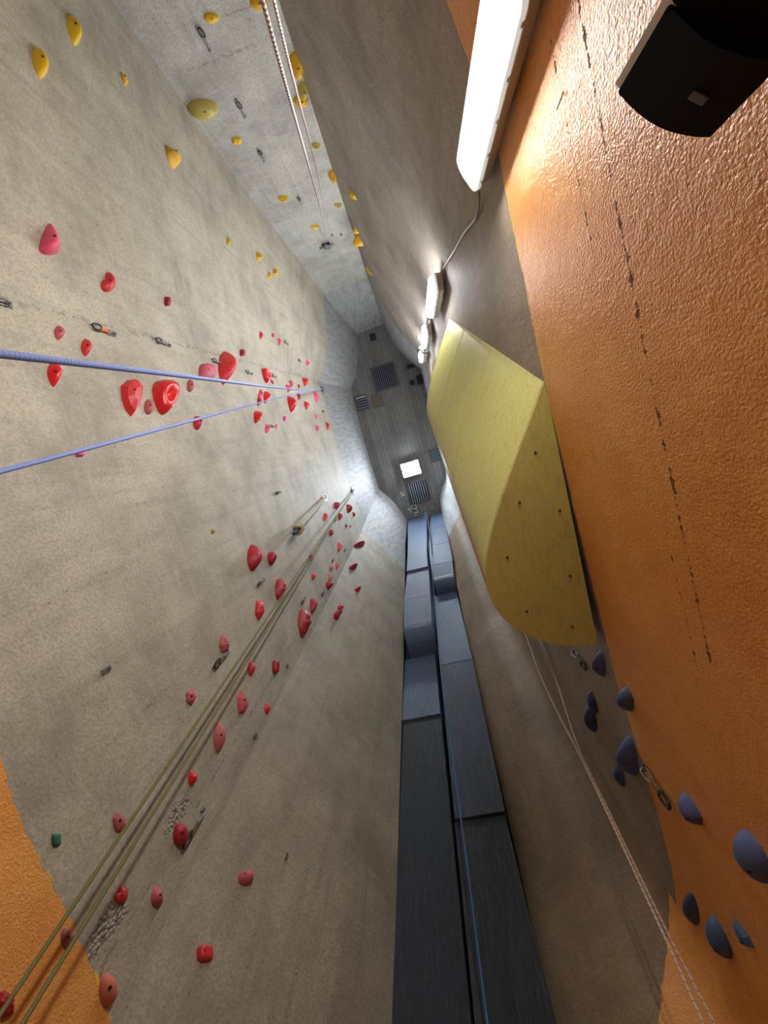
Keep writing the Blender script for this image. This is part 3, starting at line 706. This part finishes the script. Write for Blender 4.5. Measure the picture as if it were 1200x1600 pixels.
K = anchor((503, 609), 'red plate anchor holding the blue rope under the leaning wall top', M_redplate, 1.6)
A1, A2 = at((0, 553), 0.62), at((0, 737), 1.05)
def sagged(K, B, zend, sag, px=None):
    E = beyond(K, B, zend); out = [K]
    for t in (0.25, 0.5, 0.75): out.append(K+(B-K)*t+Vector((0, 0, 0))+Vector((0, sag*math.sin(math.pi*t), 0)))
    return out+[B, E]
sA = sagged(K, A1, 0.62, 0.06)[::-1]; sB = sagged(K, A2, 0.62, -0.03)
blue = sA+[K+Vector((0.01, 0.03, 0.02))]+sB[1:]
rope('climbing_rope', 'blue climbing rope strung in a wide V from its red anchor', [sA[:-1]+[K, K+Vector((0.0, 0.02, 0.012)), K+Vector((0.0, 0.04, 0.0))]+sB[1:]], 0.0078, M_rblue)
K = anchor((549, 767), 'steel anchor of the olive rope under the leaning wall top', M_redplate, 1.5)
G1, G2 = at((0, 1585), 1.02), at((36, 1598), 1.02)
g1 = beyond(K, G1, 0.9); g2 = beyond(K, G2, 0.9)
rope('climbing_rope', 'olive-green climbing rope hanging doubled in front of the red holds', [[g1, G1, K+(G1-K)*0.6, K+(G1-K)*0.3, K, K+Vector((0, 0.02, 0.01)), K+Vector((0, 0.04, 0)), K+(G2-K)*0.3, K+(G2-K)*0.6, G2, g2]], 0.0100, M_rgreen)
K = anchor((510, 383), 'black anchor of the speckled rope high on the back wall', M_biner, 1.9)
S1, S2 = at((410, 0), 1.25), at((428, 0), 1.75)
s1 = beyond(K, S1, 1.2); s2 = beyond(K, S2, 1.2)
def wob(K, B, ofs): return [K+(B-K)*t+Vector((o, 0, 0)) for t, o in zip((0.25, 0.5, 0.75), ofs)]
rope('climbing_rope', 'red and white speckled rope hanging doubled before the back wall', [[s1, S1]+wob(K, S1, (0.03, 0.05, 0.03))[::-1]+[K, K+Vector((0.06, 0, 0.012)), K+Vector((0.12, 0, 0))]+wob(K+Vector((0.12, 0, 0)), S2, (0.05, 0.03, 0.03))+[S2, s2]], 0.0066, M_rred)
K = anchor((800, 945), 'steel anchor of the beige rope hidden behind the yellow volume', M_steel, 1.0)
def pxs(*a): return [at(p, min(h, (hit(p)[0].z-CAMH)*0.97)) for p, h in a]
W1 = pxs(((843, 1000), 6.2), ((868, 1060), 4.9), ((884, 1110), 4.1), ((905, 1170), 3.4), ((955, 1275), 2.65), ((1015, 1400), 2.1), ((1060, 1490), 1.8), ((1117, 1600), 1.5))
W2 = pxs(((818, 985), 6.4), ((842, 1050), 5.0), ((872, 1115), 4.05), ((901, 1170), 3.35), ((951, 1275), 2.6), ((1009, 1400), 2.05), ((1051, 1490), 1.72), ((1100, 1600), 1.42))
rope('climbing_rope', 'beige flecked rope hanging doubled from behind the yellow volume', [[beyond(W1[-2], W1[-1], 0.8)]+W1[::-1]+[K+Vector((0.02, 0, 0)), K+Vector((0, 0, 0.012)), K-Vector((0.02, 0, 0))]+W2+[beyond(W2[-2], W2[-1], 0.8)]], 0.0075, M_rbeige)
rope('climbing_rope', 'thin bright blue rope hanging in front of the crack panels', [[at((664, 800), 15.2), at((669, 850), 12.2), at((676, 905), 9.9), at((685, 1000), 7.1), at((703, 1150), 4.75), at((727, 1330), 3.2), at((745, 1470), 2.55), at((762, 1600), 2.1), at((790, 1800), 1.5)]], 0.0072, M_rnavy)
rope('climbing_rope', 'dark rope end dangling in the top of the crack', [[at((666, 800), 15.3), at((671, 830), 13.6), at((675, 860), 12.3), at((676, 890), 11.2)]], 0.02, M_rdark)
# short knotted rope on the wall
Kp, Kn = hit((505, 778)); e = empty('knotted_rope', frame(Kp, Kn), 'short thick pale rope with a big knot, fixed to a white plate', 'rope')
Mi = e.matrix_world.inverted()
box('plate', (-0.10, 0.06, 0.0, 0.02, -0.02, 0.24), plain('white_plate', (0.75, 0.78, 0.78), 0.3), e, 0.004)
Ke = Mi @ off_wall((456, 828), 0.14); k0 = Vector((0, 0.06, -0.02))
tubes('rope_body', [spline([k0, (k0+Ke)*0.5+Vector((0, 0.02, 0)), Ke], 10)], 0.03, rope_mat('hemp', (0.52, 0.47, 0.36), (0.40, 0.36, 0.27), 14), e)
V, Fc, _ = tube_data([k0+Vector((0.055*math.cos(a), 0.0, 0.055*math.sin(a))) for a in [i*0.42 for i in range(15)]], 0.014, 7, True); obj('shackle', V, Fc, M_biner, e, True)
dirn = (Ke-k0).normalized()
sideV = dirn.orthogonal().normalized(); sideW = dirn.cross(sideV)
kn = [Ke+dirn*(0.03*math.sin(2*a)+0.02*a/3)+(sideV*math.cos(a)+sideW*math.sin(a))*0.07 for a in [i*0.45 for i in range(40)]]
tubes('knot', [kn], 0.035, plain('tan_knot', (0.36, 0.30, 0.18), 0.85), e)
tubes('tail', [[Ke+dirn*0.06, Ke+dirn*0.16, Ke+dirn*0.30+Vector((0, 0, -0.05))]], 0.035, plain('navy_tape', (0.03, 0.05, 0.14), 0.6), e)

# ------------------------------------------------------------------ cables between the tube lights
M_cable = plain('grey_cable', (0.34, 0.30, 0.27), 0.5); M_cableb = plain('black_cable', (0.03, 0.03, 0.03), 0.5)
tag(tubes('power_cable', [spline([off_wall(p, d) for p, d in (((757, 296), 0.04), ((754, 318), 0.03), ((745, 342), 0.02), ((728, 362), 0.015), ((712, 390), 0.015), ((697, 415), 0.02), ((687, 436), 0.05))], 8)], 0.011, M_cable), 'grey power cable sagging between the two lowest tube lights', 'cable')
tag(tubes('power_cable', [spline([at(p, h) for p, h in (((672, 490), 6.8), ((668, 502), 7.4), ((666, 512), 7.9))], 8)], 0.022, M_cableb), 'short black cable rising to the tangled tube light', 'cable')
tag(tubes('power_cable', [spline([at(p, h) for p, h in (((651, 527), 8.6), ((657, 529), 8.7), ((662, 531), 8.8), ((668, 533), 9.1), ((671, 541), 9.6), ((668, 549), 10.0), ((662, 552), 10.2), ((656, 546), 10.2), ((654, 550), 10.2))], 8)], 0.02, M_cableb), 'loose black cable looping between the upper tube lights', 'cable')

# ------------------------------------------------------------------ climbing holds
HM = {k: plain(k+'_resin', c, r, var=0.10, bump=0.25, scale=60, spec=0.45) for k, c, r in (
    ('red', (0.60, 0.030, 0.035), 0.45), ('gloss', (0.66, 0.018, 0.022), 0.25), ('crimson', (0.36, 0.014, 0.028), 0.45), ('pink', (0.72, 0.085, 0.17), 0.5),
    ('magenta', (0.70, 0.045, 0.24), 0.5), ('worn', (0.46, 0.115, 0.12), 0.6), ('rose', (0.52, 0.10, 0.13), 0.6), ('salmon', (0.54, 0.16, 0.10), 0.6),
    ('mauve', (0.27, 0.095, 0.09), 0.6), ('green', (0.035, 0.16, 0.095), 0.5), ('lime', (0.30, 0.27, 0.05), 0.5),
    ('yellow', (0.78, 0.50, 0.015), 0.45), ('amber', (0.72, 0.40, 0.02), 0.5), ('mustard', (0.48, 0.40, 0.10), 0.3),
    ('blue', (0.075, 0.105, 0.26), 0.6), ('teal', (0.045, 0.10, 0.20), 0.55), ('navy', (0.035, 0.055, 0.13), 0.55))}
M_hole = plain('bolt_hole', (0.012, 0.010, 0.010), 0.6)
def unit_hold(typ, k, rng):
    """vertices of a hold of unit half-size: s along the wall, d out of the wall (0..1), t up; and its faces"""
    na = 22; rr = [1.0, 1.0, 0.96, 0.86, 0.70, 0.50, 0.28]
    if typ == 'facet': na = 9; rr = [1.0, 1.0, 0.78, 0.36]
    ph = rng.uniform(0, 6.28); pts = []
    def shp(a, r):
        ca, sa = math.cos(a), math.sin(a)
        p = {'block': 4.5, 'dome': 2.2, 'jug': 2.3, 'leaf': 1.7, 'ribbed': 1.8, 'blade': 1.6, 'knob': 2.2, 'facet': 2.1, 'crescent': 2.1, 'wedge': 2.4, 'moon': 2.1, 'fin': 2.0, 'slab': 3.0}[typ]
        R = (abs(ca)**p+abs(sa)**p)**(-1.0/p)
        if typ == 'facet': R *= 1+0.13*math.sin(3*a+ph)+0.08*math.sin(7*a+ph)
        if typ == 'knob': R *= 1+0.10*math.sin(5*a+ph)+0.06*math.sin(9*a)
        if typ == 'crescent': R *= 1-0.62*math.exp(-((((a-4.0)+math.pi) % (2*math.pi)-math.pi)/0.55)**2)
        s, t = r*R*ca, r*R*sa
        t *= max(0.06, 1-k*s*0.85)
        x = min(1.0, r)
        pw = {'block': (6, .5), 'slab': (4, .6), 'wedge': (2, .8), 'blade': (1.6, .9), 'leaf': (1.9, .9), 'moon': (2.0, .8), 'ribbed': (2.0, .85)}.get(typ, (2.3, .62))
        d = max(0.0, 1-x**pw[0])**pw[1]*max(0.15, 1-0.55*k*s)
        if typ == 'jug': d -= 0.62*math.exp(-((s+0.05)**2/0.14+(t+0.12)**2/0.16))*(1 if r < 0.99 else 0); d = max(d, 0.05 if r < 0.99 else 0)
        if typ == 'ribbed': d *= 1+0.16*math.sin(13*(s+0.4*t*t))
        if typ == 'knob': d *= 1+0.20*math.sin(8*s+ph)*math.cos(8*t)
        if typ == 'wedge': d *= 0.35+0.65*max(0, min(1, 0.5-0.6*t))*1.6
        if typ == 'fin': d *= 0.35+1.1*math.exp(-(s/0.35)**2)
        if typ == 'block': d *= 0.9-0.18*t
        if typ in ('dome', 'jug', 'knob', 'facet', 'wedge', 'fin'): t -= 0.12*d
        return (s, d, t)
    for j, r in enumerate(rr):
        for i in range(na):
            s, d, t = shp(2*math.pi*i/na, r)
            if j == 0: d = -0.03
            pts.append((s, d, t))
    s, d, t = shp(0, 1e-4); pts.append((s, d, t)); n = len(rr)
    Fc = [(j*na+i, j*na+(i+1) % na, (j+1)*na+(i+1) % na, (j+1)*na+i) for j in range(n-1) for i in range(na)]
    Fc += [((n-1)*na+i, (n-1)*na+(i+1) % na, n*na) for i in range(na)]+[tuple(reversed(range(na)))]
    return np.array(pts), Fc, na
DEP = {'dome': 1.0, 'jug': 1.1, 'leaf': 1.15, 'ribbed': 1.0, 'blade': 1.3, 'knob': 0.9, 'facet': 0.7, 'crescent': 0.75, 'wedge': 1.0, 'moon': 1.6, 'block': 0.85, 'fin': 1.0, 'slab': 0.45}
def hold(cx, cy, W, H, colr, typ, k, label, group=None, bolt=None, rot=0.0):
    rng = random.Random(int(cx*31+cy*7)); U, Fc, na = unit_hold(typ, k, rng)
    px = np.array([cx, cy], float); la, lb = math.log(0.05), math.log(0.05)
    P, n = hit(px); M = frame(P, n)
    e0 = projv(np.array([M.translation, M @ Vector((0.05, 0, 0))])); sg = 1.0 if (e0[1]-e0[0])[1] > 0 else -1.0
    e1 = projv(np.array([M.translation, M @ Vector((0.02, 0, 0)), M @ Vector((0, 0, 0.02))])); js = e1[1]-e1[0]; jt = e1[2]-e1[0]
    A_ = np.stack([js, jt], 1); iA = np.linalg.inv(A_)
    sv = iA@np.array([0.0, 1.0]); tv = iA@np.array([1.0 if jt[0] > 0 else -1.0, 0.0])
    e2 = projv(np.array([M.translation, M @ Vector((0, 0.02, 0))])); jn = e2[1]-e2[0]
    swap = abs(jn[1]) > abs(jn[0])          # walls seen across: the hold runs sideways in view
    if swap: sv, tv = iA@np.array([1.0, 0.0]), iA@np.array([0.0, 1.0])
    sv /= np.linalg.norm(sv); tv /= np.linalg.norm(tv)
    if tv[1] < 0: tv = -tv
    if abs(sv@tv) > 0.72 and not swap:          # too slanted: keep upright axes, turned a little
        th = math.atan2(-js[0], jt[0]) if jt[0] > 0 else math.atan2(js[0], -jt[0]); th = max(-0.5, min(0.5, th))
        sv = np.array([math.cos(th), math.sin(th)])*sg; tv = np.array([-math.sin(th), math.cos(th)])
    def local(a, b):
        s = U[:, 0]*a; t = U[:, 2]*b; d = U[:, 1]*b*DEP[typ]
        return np.stack([s*sv[0]+t*tv[0], d, s*sv[1]+t*tv[1]], 1)
    def bb(a, b, M):
        R = np.array(M.to_3x3()); T = np.array(M.translation); q = projv(local(a, b)@R.T+T)
        return q.min(0), q.max(0)
    goal = np.log([W, H])
    for it in range(14):
        f0 = bb(math.exp(la), math.exp(lb), M); g0 = np.log(f0[1]-f0[0])
        fa = bb(math.exp(la+0.05), math.exp(lb), M); fb = bb(math.exp(la), math.exp(lb+0.05), M)
        J = np.stack([(np.log(fa[1]-fa[0])-g0)/0.05, (np.log(fb[1]-fb[0])-g0)/0.05], 1)
        if np.linalg.cond(J) > 30: J = np.ones((2, 2)); la = lb = (la+lb)/2
        st = np.linalg.lstsq(J.T@J+0.02*np.eye(2), J.T@(goal-g0), rcond=None)[0]
        la += float(np.clip(st[0], -0.5, 0.5)); lb += float(np.clip(st[1], -0.5, 0.5))
        d_ = la-lb; lim = 1.15
        if abs(d_) > lim: m_ = (la+lb)/2; la = m_+math.copysign(lim/2, d_); lb = m_-math.copysign(lim/2, d_)
        f0 = bb(math.exp(la), math.exp(lb), M); err = np.array([cx, cy])-(f0[0]+f0[1])/2
        px = px+err*0.8; P2, n2 = hit(px)
        if P2 is not None: M = frame(P2, n2)
    V = local(math.exp(la), math.exp(lb))
    o = obj('climbing_hold', V, Fc, HM[colr], None, typ != 'facet')
    bm = bmesh.new(); bm.from_mesh(o.data); bmesh.ops.recalc_face_normals(bm, faces=bm.faces); bm.to_mesh(o.data); bm.free()
    o.matrix_world = M; tag(o, label, 'climbing hold', group)
    if bolt is None: bolt = min(W, H) >= 9
    if bolt and typ != 'jug':
        # a socket on the side of the hold that looks down into the shaft
        j = (len(U)-1-na*2) if typ != 'facet' else (len(U)-1-na); idx = j+int(na*0.75)
        p = Vector(V[idx]); me = o.data; nn = me.vertices[idx].normal.copy() if idx < len(me.vertices) else Vector((0, 1, 0))
        r = min(0.011, 0.16*math.exp(min(la, lb))); q = nn.to_track_quat('Z', 'Y').to_matrix().to_4x4()
        b2 = bmesh.new(); bmesh.ops.create_cone(b2, cap_ends=True, segments=10, radius1=r, radius2=r*0.9, depth=r*0.8, matrix=Matrix.Translation(p+nn*r*0.05) @ q)
        from_bm('bolt_socket', b2, M_hole, o)
    return o

YB = 'yellow holds on the fold beside the back wall'; RA = 'red holds around the blue rope anchor'; GT = 'red holds under the olive rope anchor'
HOLDS = [
 # grey curved wall, yellow route
 (116, 47, 25, 50, 'yellow', 'blade', 0.1, 'tall yellow half-moon hold, uppermost of the yellow pair on curved concrete'),
 (63, 98, 27, 51, 'yellow', 'moon', 0.15, 'smooth yellow oval hold with a dark bolt hole on the curved concrete'),
 (194, 123, 21, 25, 'amber', 'facet', 0.2, 'small angular amber hold near the back-wall corner'),
 (271, 246, 25, 37, 'amber', 'fin', 0.1, 'amber shell-shaped hold with a raised fin near the back-wall corner'),
 (357, 377, 7, 16, 'yellow', 'blade', 0.0, 'lone slim yellow hold halfway up the curved corner'),
 (405, 402, 10, 17, 'yellow', 'blade', 0.5, 'yellow half-moon hold just below a pair of yellow holds'),
 (421, 430, 7, 14, 'yellow', 'blade', -0.2, 'flat yellow hold beside the knobbly yellow one'),
 (431, 426, 9, 12, 'amber', 'knob', 0.0, 'knobbly yellow hold of the highest pair on curved concrete'),
 # back wall
 (330, 28, 24, 18, 'yellow', 'dome', 0.1, 'bright yellow rounded hold above the black-ringed quickdraw'),
 (317, 171, 48, 35, 'mustard', 'dome', 0.1, 'big glossy mustard hold on the back wall'),
 (370, 220, 15, 12, 'yellow', 'block', 0.0, 'small square yellow hold below the mustard hold'),
 (442, 311, 17, 11, 'amber', 'moon', 0.0, 'small amber hold crossed by a rope shadow on the back wall'),
 (492, 355, 14, 7, 'yellow', 'moon', 0.0, 'flat yellow hold just under the speckled rope anchor'),
 (404, 4, 28, 26, 'amber', 'dome', 0.0, 'amber hold partly behind the speckled rope'),
 # fold beside the back wall
 (462, 102, 25, 46, 'amber', 'leaf', 0.1, 'large amber leaf hold on the shaded fold beside the speckled rope'),
 (473, 141, 17, 30, 'mustard', 'leaf', 0.0, 'dull yellow hold overlapped by the scalloped amber one'),
 (470, 158, 24, 24, 'amber', 'knob', 0.2, 'scalloped amber hold below the large amber leaf'),
 (493, 228, 17, 13, 'mustard', 'blade', 0.0, 'dim yellow hold between the scalloped and the drop-shaped amber holds', YB),
 (519, 276, 14, 22, 'amber', 'leaf', 0.0, 'amber drop-shaped hold in the shade of the fold'),
 (528, 321, 14, 10, 'mustard', 'blade', 0.0, 'dim yellow hold beside the bright lumpy yellow one', YB),
 (551, 304, 13, 17, 'yellow', 'knob', 0.0, 'bright lumpy yellow hold beside the fold'),
 (556, 360, 10, 15, 'yellow', 'blade', 0.2, 'pale yellow hold, upper of the touching yellow pair'),
 (560, 375, 16, 18, 'amber', 'blade', 0.0, 'amber crescent hold, lower of the touching yellow pair'),
 (577, 423, 11, 16, 'yellow', 'wedge', 0.2, 'yellow ring-like hold highest on the fold near the corbel'),
 # left wall, around the blue rope
 (77, 374, 34, 50, 'pink', 'wedge', -0.7, 'bright pink tall triangular hold far from the other holds'),
 (169, 441, 24, 32, 'red', 'crescent', -0.2, 'red crescent hold below the pink triangle'),
 (262, 471, 11, 15, 'crimson', 'block', 0.0, 'little dark red hold alone on the joint line'),
 (93, 520, 18, 23, 'rose', 'ribbed', 0.0, 'faded pink scallop hold above the blue rope'),
 (135, 543, 18, 28, 'red', 'leaf', 0.1, 'worn red leaf hold above the blue rope'),
 (85, 585, 24, 40, 'gloss', 'leaf', 0.3, 'curved red tooth hold right under the blue rope'),
 (206, 622, 36, 60, 'red', 'facet', 0.1, 'large faceted red hold beside a small oval one'),
 (233, 636, 16, 24, 'worn', 'dome', 0.0, 'small oval pinkish hold between the faceted and the scooped red holds'),
 (259, 621, 44, 56, 'gloss', 'jug', 0.5, 'big glossy red jug with a round scoop'),
 (298, 603, 12, 20, 'worn', 'dome', 0.0, 'small pinkish oval hold past the big scooped jug'),
 (324, 581, 28, 27, 'rose', 'slab', 0.0, 'folded rose-red hold crossed by the blue rope'),
 (355, 575, 30, 54, 'red', 'leaf', 0.1, 'long red leaf hold crossed by the blue rope'),
 (309, 661, 15, 22, 'red', 'wedge', 0.2, 'red hold crossed by the lower strand of the blue rope'),
 (125, 709, 15, 9, 'magenta', 'block', 0.0, 'tiny magenta hold under the lower blue strand'),
 (379, 551, 9, 11, 'crimson', 'block', 0.0, 'small dark cube-like red hold above the blue rope'),
 (408, 524, 6, 13, 'red', 'leaf', 0.0, 'slim red hold, first of three on the curved concrete'),
 (427, 524, 5, 6, 'pink', 'block', 0.0, 'tiny pink hold, middle of three on the curved concrete'),
 (437, 534, 6, 12, 'pink', 'leaf', 0.0, 'slim pink hold, last of three on the curved concrete'),
 (416, 587, 16, 24, 'gloss', 'jug', 0.4, 'red scooped jug just above the blue rope'),
 (425, 597, 6, 7, 'pink', 'block', 0.0, 'tiny pink hold next to the red scooped jug'),
 (455, 599, 7, 10, 'rose', 'dome', 0.0, 'rose-red hold on top of a heart-shaped red one'),
 (451, 607, 10, 13, 'pink', 'leaf', 0.4, 'pinkish red heart-shaped hold touched by the blue rope'),
 (467, 604, 4, 8, 'crimson', 'leaf', 0.0, 'thin dark red hold between the heart hold and the anchor', RA),
 (477, 597, 10, 14, 'gloss', 'moon', 0.5, 'red half-moon hold above the rope beside the anchor'),
 (481, 566, 6, 11, 'pink', 'blade', 0.0, 'lone pink blade hold high on the curved concrete'),
 (407, 617, 9, 16, 'pink', 'crescent', 0.0, 'pink pocketed hold between the two blue strands'),
 (405, 628, 7, 15, 'crimson', 'leaf', 0.0, 'dark red leaf hold touching the lower blue strand'),
 (417, 621, 12, 20, 'gloss', 'blade', 0.3, 'red blade hold between the two blue strands'),
 (403, 652, 14, 20, 'gloss', 'moon', 0.4, 'red half-moon hold below the lower blue strand'),
 (456, 632, 15, 26, 'gloss', 'moon', 0.2, 'large red oval hold crossed by the lower blue strand'),
 (467, 620, 6, 12, 'crimson', 'leaf', 0.0, 'thin crimson hold above the large red oval one', RA),
 (479, 634, 9, 13, 'gloss', 'moon', 0.5, 'red half-moon hold below the rope beside the anchor'),
 (494, 621, 9, 19, 'pink', 'leaf', 0.3, 'pinkish red leaf hold right at the red anchor'),
 (418, 670, 9, 15, 'pink', 'leaf', 0.0, 'pink leaf hold touching the black quickdraw'),
 (432, 666, 4, 8, 'pink', 'leaf', 0.0, 'tiny pink hold past the black quickdraw'),
 (445, 654, 6, 8, 'magenta', 'knob', 0.0, 'small magenta hold below the large red oval'),
 (494, 651, 5, 9, 'pink', 'blade', 0.0, 'slim pink hold below the anchor'),
 (496, 669, 6, 9, 'magenta', 'leaf', 0.0, 'small magenta leaf hold below the anchor'),
 (512, 666, 6, 13, 'gloss', 'moon', 0.3, 'red hold at the crease below the anchor'),
 # left wall, around the olive rope
 (398, 872, 25, 43, 'crimson', 'leaf', 0.0, 'dark red leaf hold, larger of two side by side'),
 (425, 873, 15, 22, 'crimson', 'wedge', 0.3, 'small dark red triangular hold beside the dark red leaf'),
 (439, 922, 20, 36, 'crimson', 'ribbed', 0.2, 'striped dark red hold crossed by the olive rope'),
 (406, 954, 16, 31, 'red', 'knob', 0.1, 'knobbly red hold below the striped one'),
 (476, 974, 22, 47, 'crimson', 'ribbed', 0.3, 'big ribbed crimson leaf hold at the wall fold'),
 (490, 947, 12, 25, 'crimson', 'moon', 0.2, 'dark red half-moon hold above the ribbed leaf'),
 (350, 1006, 17, 29, 'worn', 'knob', 0.0, 'worn red lumpy hold above the olive quickdraw'),
 (393, 1045, 13, 24, 'red', 'leaf', 0.1, 'plain red leaf hold right of the olive rope'),
 (431, 1042, 12, 21, 'crimson', 'block', 0.0, 'square dark red hold near the fold'),
 (509, 808, 7, 13, 'red', 'moon', 0.2, 'red hold beside the knotted rope plate'),
 (527, 790, 11, 11, 'crimson', 'facet', 0.0, 'angular dark red hold behind the olive rope top'),
 (546, 795, 10, 14, 'crimson', 'moon', 0.3, 'dark half-moon hold just under the olive rope anchor'),
 (532, 808, 7, 12, 'crimson', 'moon', 0.2, 'dark red hold right of the olive rope top', GT),
 (524, 812, 5, 9, 'lime', 'leaf', 0.0, 'small olive hold behind the olive rope'),
 (553, 804, 5, 8, 'crimson', 'moon', 0.0, 'tiny dark hold at the crease below the olive rope anchor'),
 (541, 822, 4, 7, 'crimson', 'leaf', 0.0, 'smallest dark red hold near the green rope top quickdraw'),
 (518, 832, 7, 9, 'crimson', 'block', 0.0, 'small blocky dark red hold left of the olive rope'),
 (486, 871, 6, 9, 'crimson', 'block', 0.0, 'small dark red hold right on the olive rope line'),
 (531, 855, 8, 16, 'red', 'blade', 0.1, 'thin red blade hold near the fold'),
 (527, 884, 6, 12, 'red', 'blade', 0.1, 'slim red hold on the fold edge'),
 (518, 887, 6, 9, 'rose', 'dome', 0.0, 'tiny rose hold under the quickdraw by the fold'),
 (516, 903, 6, 13, 'rose', 'leaf', 0.0, 'narrow rose hold standing on the dark wedge'),
 (515, 915, 12, 13, 'crimson', 'wedge', 0.4, 'dark red wedge hold at the fold'),
 (490, 901, 7, 10, 'red', 'wedge', 0.2, 'small red hold between the olive rope and dark wedge'),
 (333, 830, 7, 8, 'lime', 'dome', 0.0, 'tiny yellow-green hold alone on bare concrete'),
 # angled front face
 (561, 850, 18, 11, 'crimson', 'moon', 0.1, 'highest dark red half-moon hold on the angled face'),
 (552, 885, 14, 11, 'crimson', 'moon', 0.1, 'second dark red half-moon hold on the angled face'),
 (559, 920, 11, 9, 'red', 'moon', 0.0, 'small red oval hold in the middle of the angled face'),
 (532, 949, 10, 9, 'red', 'dome', 0.0, 'small red hold touching a dark crescent on the angled face'),
 (528, 960, 15, 17, 'crimson', 'moon', 0.0, 'dark red crescent hold on the angled face'),
 (384, 1372, 25, 26, 'rose', 'dome', 0.0, 'rose oval hold low on the angled face'),
 (320, 1490, 26, 28, 'red', 'block', 0.0, 'square red hold, lowest on the angled face'),
 # lower left wall
 (298, 1090, 17, 26, 'rose', 'knob', 0.1, 'rose hold with a pocket left of the olive rope'),
 (379, 1097, 18, 38, 'rose', 'facet', 0.0, 'pinkish two-faced hold beside the olive rope'),
 (418, 1107, 10, 20, 'red', 'leaf', 0.0, 'small red hold close to the fold below the square one'),
 (343, 1152, 20, 50, 'worn', 'leaf', 0.0, 'long worn pink hold beside the rough gravel patch'),
 (301, 1217, 15, 23, 'gloss', 'moon', 0.0, 'bright red rounded hold below the gravel patch'),
 (186, 1285, 22, 33, 'worn', 'facet', 0.4, 'dull red pointed hold left of the olive rope'),
 (282, 1305, 24, 39, 'crimson', 'dome', 0.0, 'glossy red egg hold touching the olive quickdraw'),
 (88, 1312, 16, 20, 'green', 'block', 0.0, 'small dark green square hold by the orange paint'),
 (189, 1399, 22, 28, 'red', 'crescent', 0.0, 'red notched hold right of the olive rope'),
 (245, 1401, 20, 31, 'rose', 'wedge', -0.3, 'rose pear-shaped hold right of the notched one'),
 (105, 1467, 22, 38, 'mauve', 'leaf', 0.2, 'brownish mauve hold between the olive strands on orange paint'),
 (8, 1570, 30, 44, 'crimson', 'knob', 0.0, 'dark red scalloped hold low on the orange paint'),
 (169, 1547, 30, 53, 'salmon', 'dome', 0.0, 'large salmon hold beside the yellow paint edge'),
 # blue holds beside the orange wall
 (936, 1037, 24, 42, 'blue', 'blade', 0.1, 'grey-blue fin hold just below the yellow volume'),
 (977, 1092, 29, 39, 'teal', 'moon', 0.1, 'teal-blue rounded hold on the orange paint edge'),
 (926, 1097, 19, 36, 'navy', 'facet', 0.0, 'angular navy hold, upper of the overlapping pair'),
 (923, 1122, 22, 46, 'navy', 'leaf', 0.1, 'navy hold overlapped by the angular one'),
 (981, 1181, 33, 67, 'blue', 'blade', 0.0, 'long pale blue hold with a pointed tail'),
 (968, 1211, 20, 39, 'teal', 'ribbed', 0.0, 'striped teal hold under the long pale blue one'),
 (1079, 1263, 40, 52, 'blue', 'dome', 0.1, 'round grey-blue hold below the large olive quickdraw'),
 (1178, 1338, 66, 86, 'blue', 'dome', -0.1, 'biggest grey-blue hold on the orange wall'),
 (1080, 1420, 28, 54, 'navy', 'leaf', 0.1, 'dark navy hold at the corner of orange and grey'),
 (1124, 1464, 44, 68, 'teal', 'dome', 0.2, 'shiny dark blue hold with two bolt holes'),
 (1163, 1458, 40, 42, 'teal', 'facet', 0.3, 'ragged teal hold beside the shiny dark blue one'),
]
for h_ in HOLDS: hold(*h_)

# ------------------------------------------------------------------ stubs left in the concrete
def stub(name, px, a, b, r, mat, label, cat):
    P, n = hit(px); M = frame(P, n); t = tubes(name, [[Vector(a), (Vector(a)+Vector(b))*0.5, Vector(b)]], r, mat, n=7); t.matrix_world = M; tag(t, label, cat)
stub('wooden_dowel', (879, 158), (-0.02, 0.0, -0.02), (0.012, 0.02, 0.018), 0.003, plain('bare_dowel_wood', (0.55, 0.36, 0.22), 0.7), 'thin wooden stick poking out of a hole in the orange wall', 'stick')
stub('wire_stub', (158, 1519), (-0.012, 0.0, -0.012), (0.012, 0.015, 0.016), 0.0035, plain('rusty_orange_wire', (0.55, 0.22, 0.07), 0.6), 'short orange wire stub sticking out of the gravel patch', 'wire')
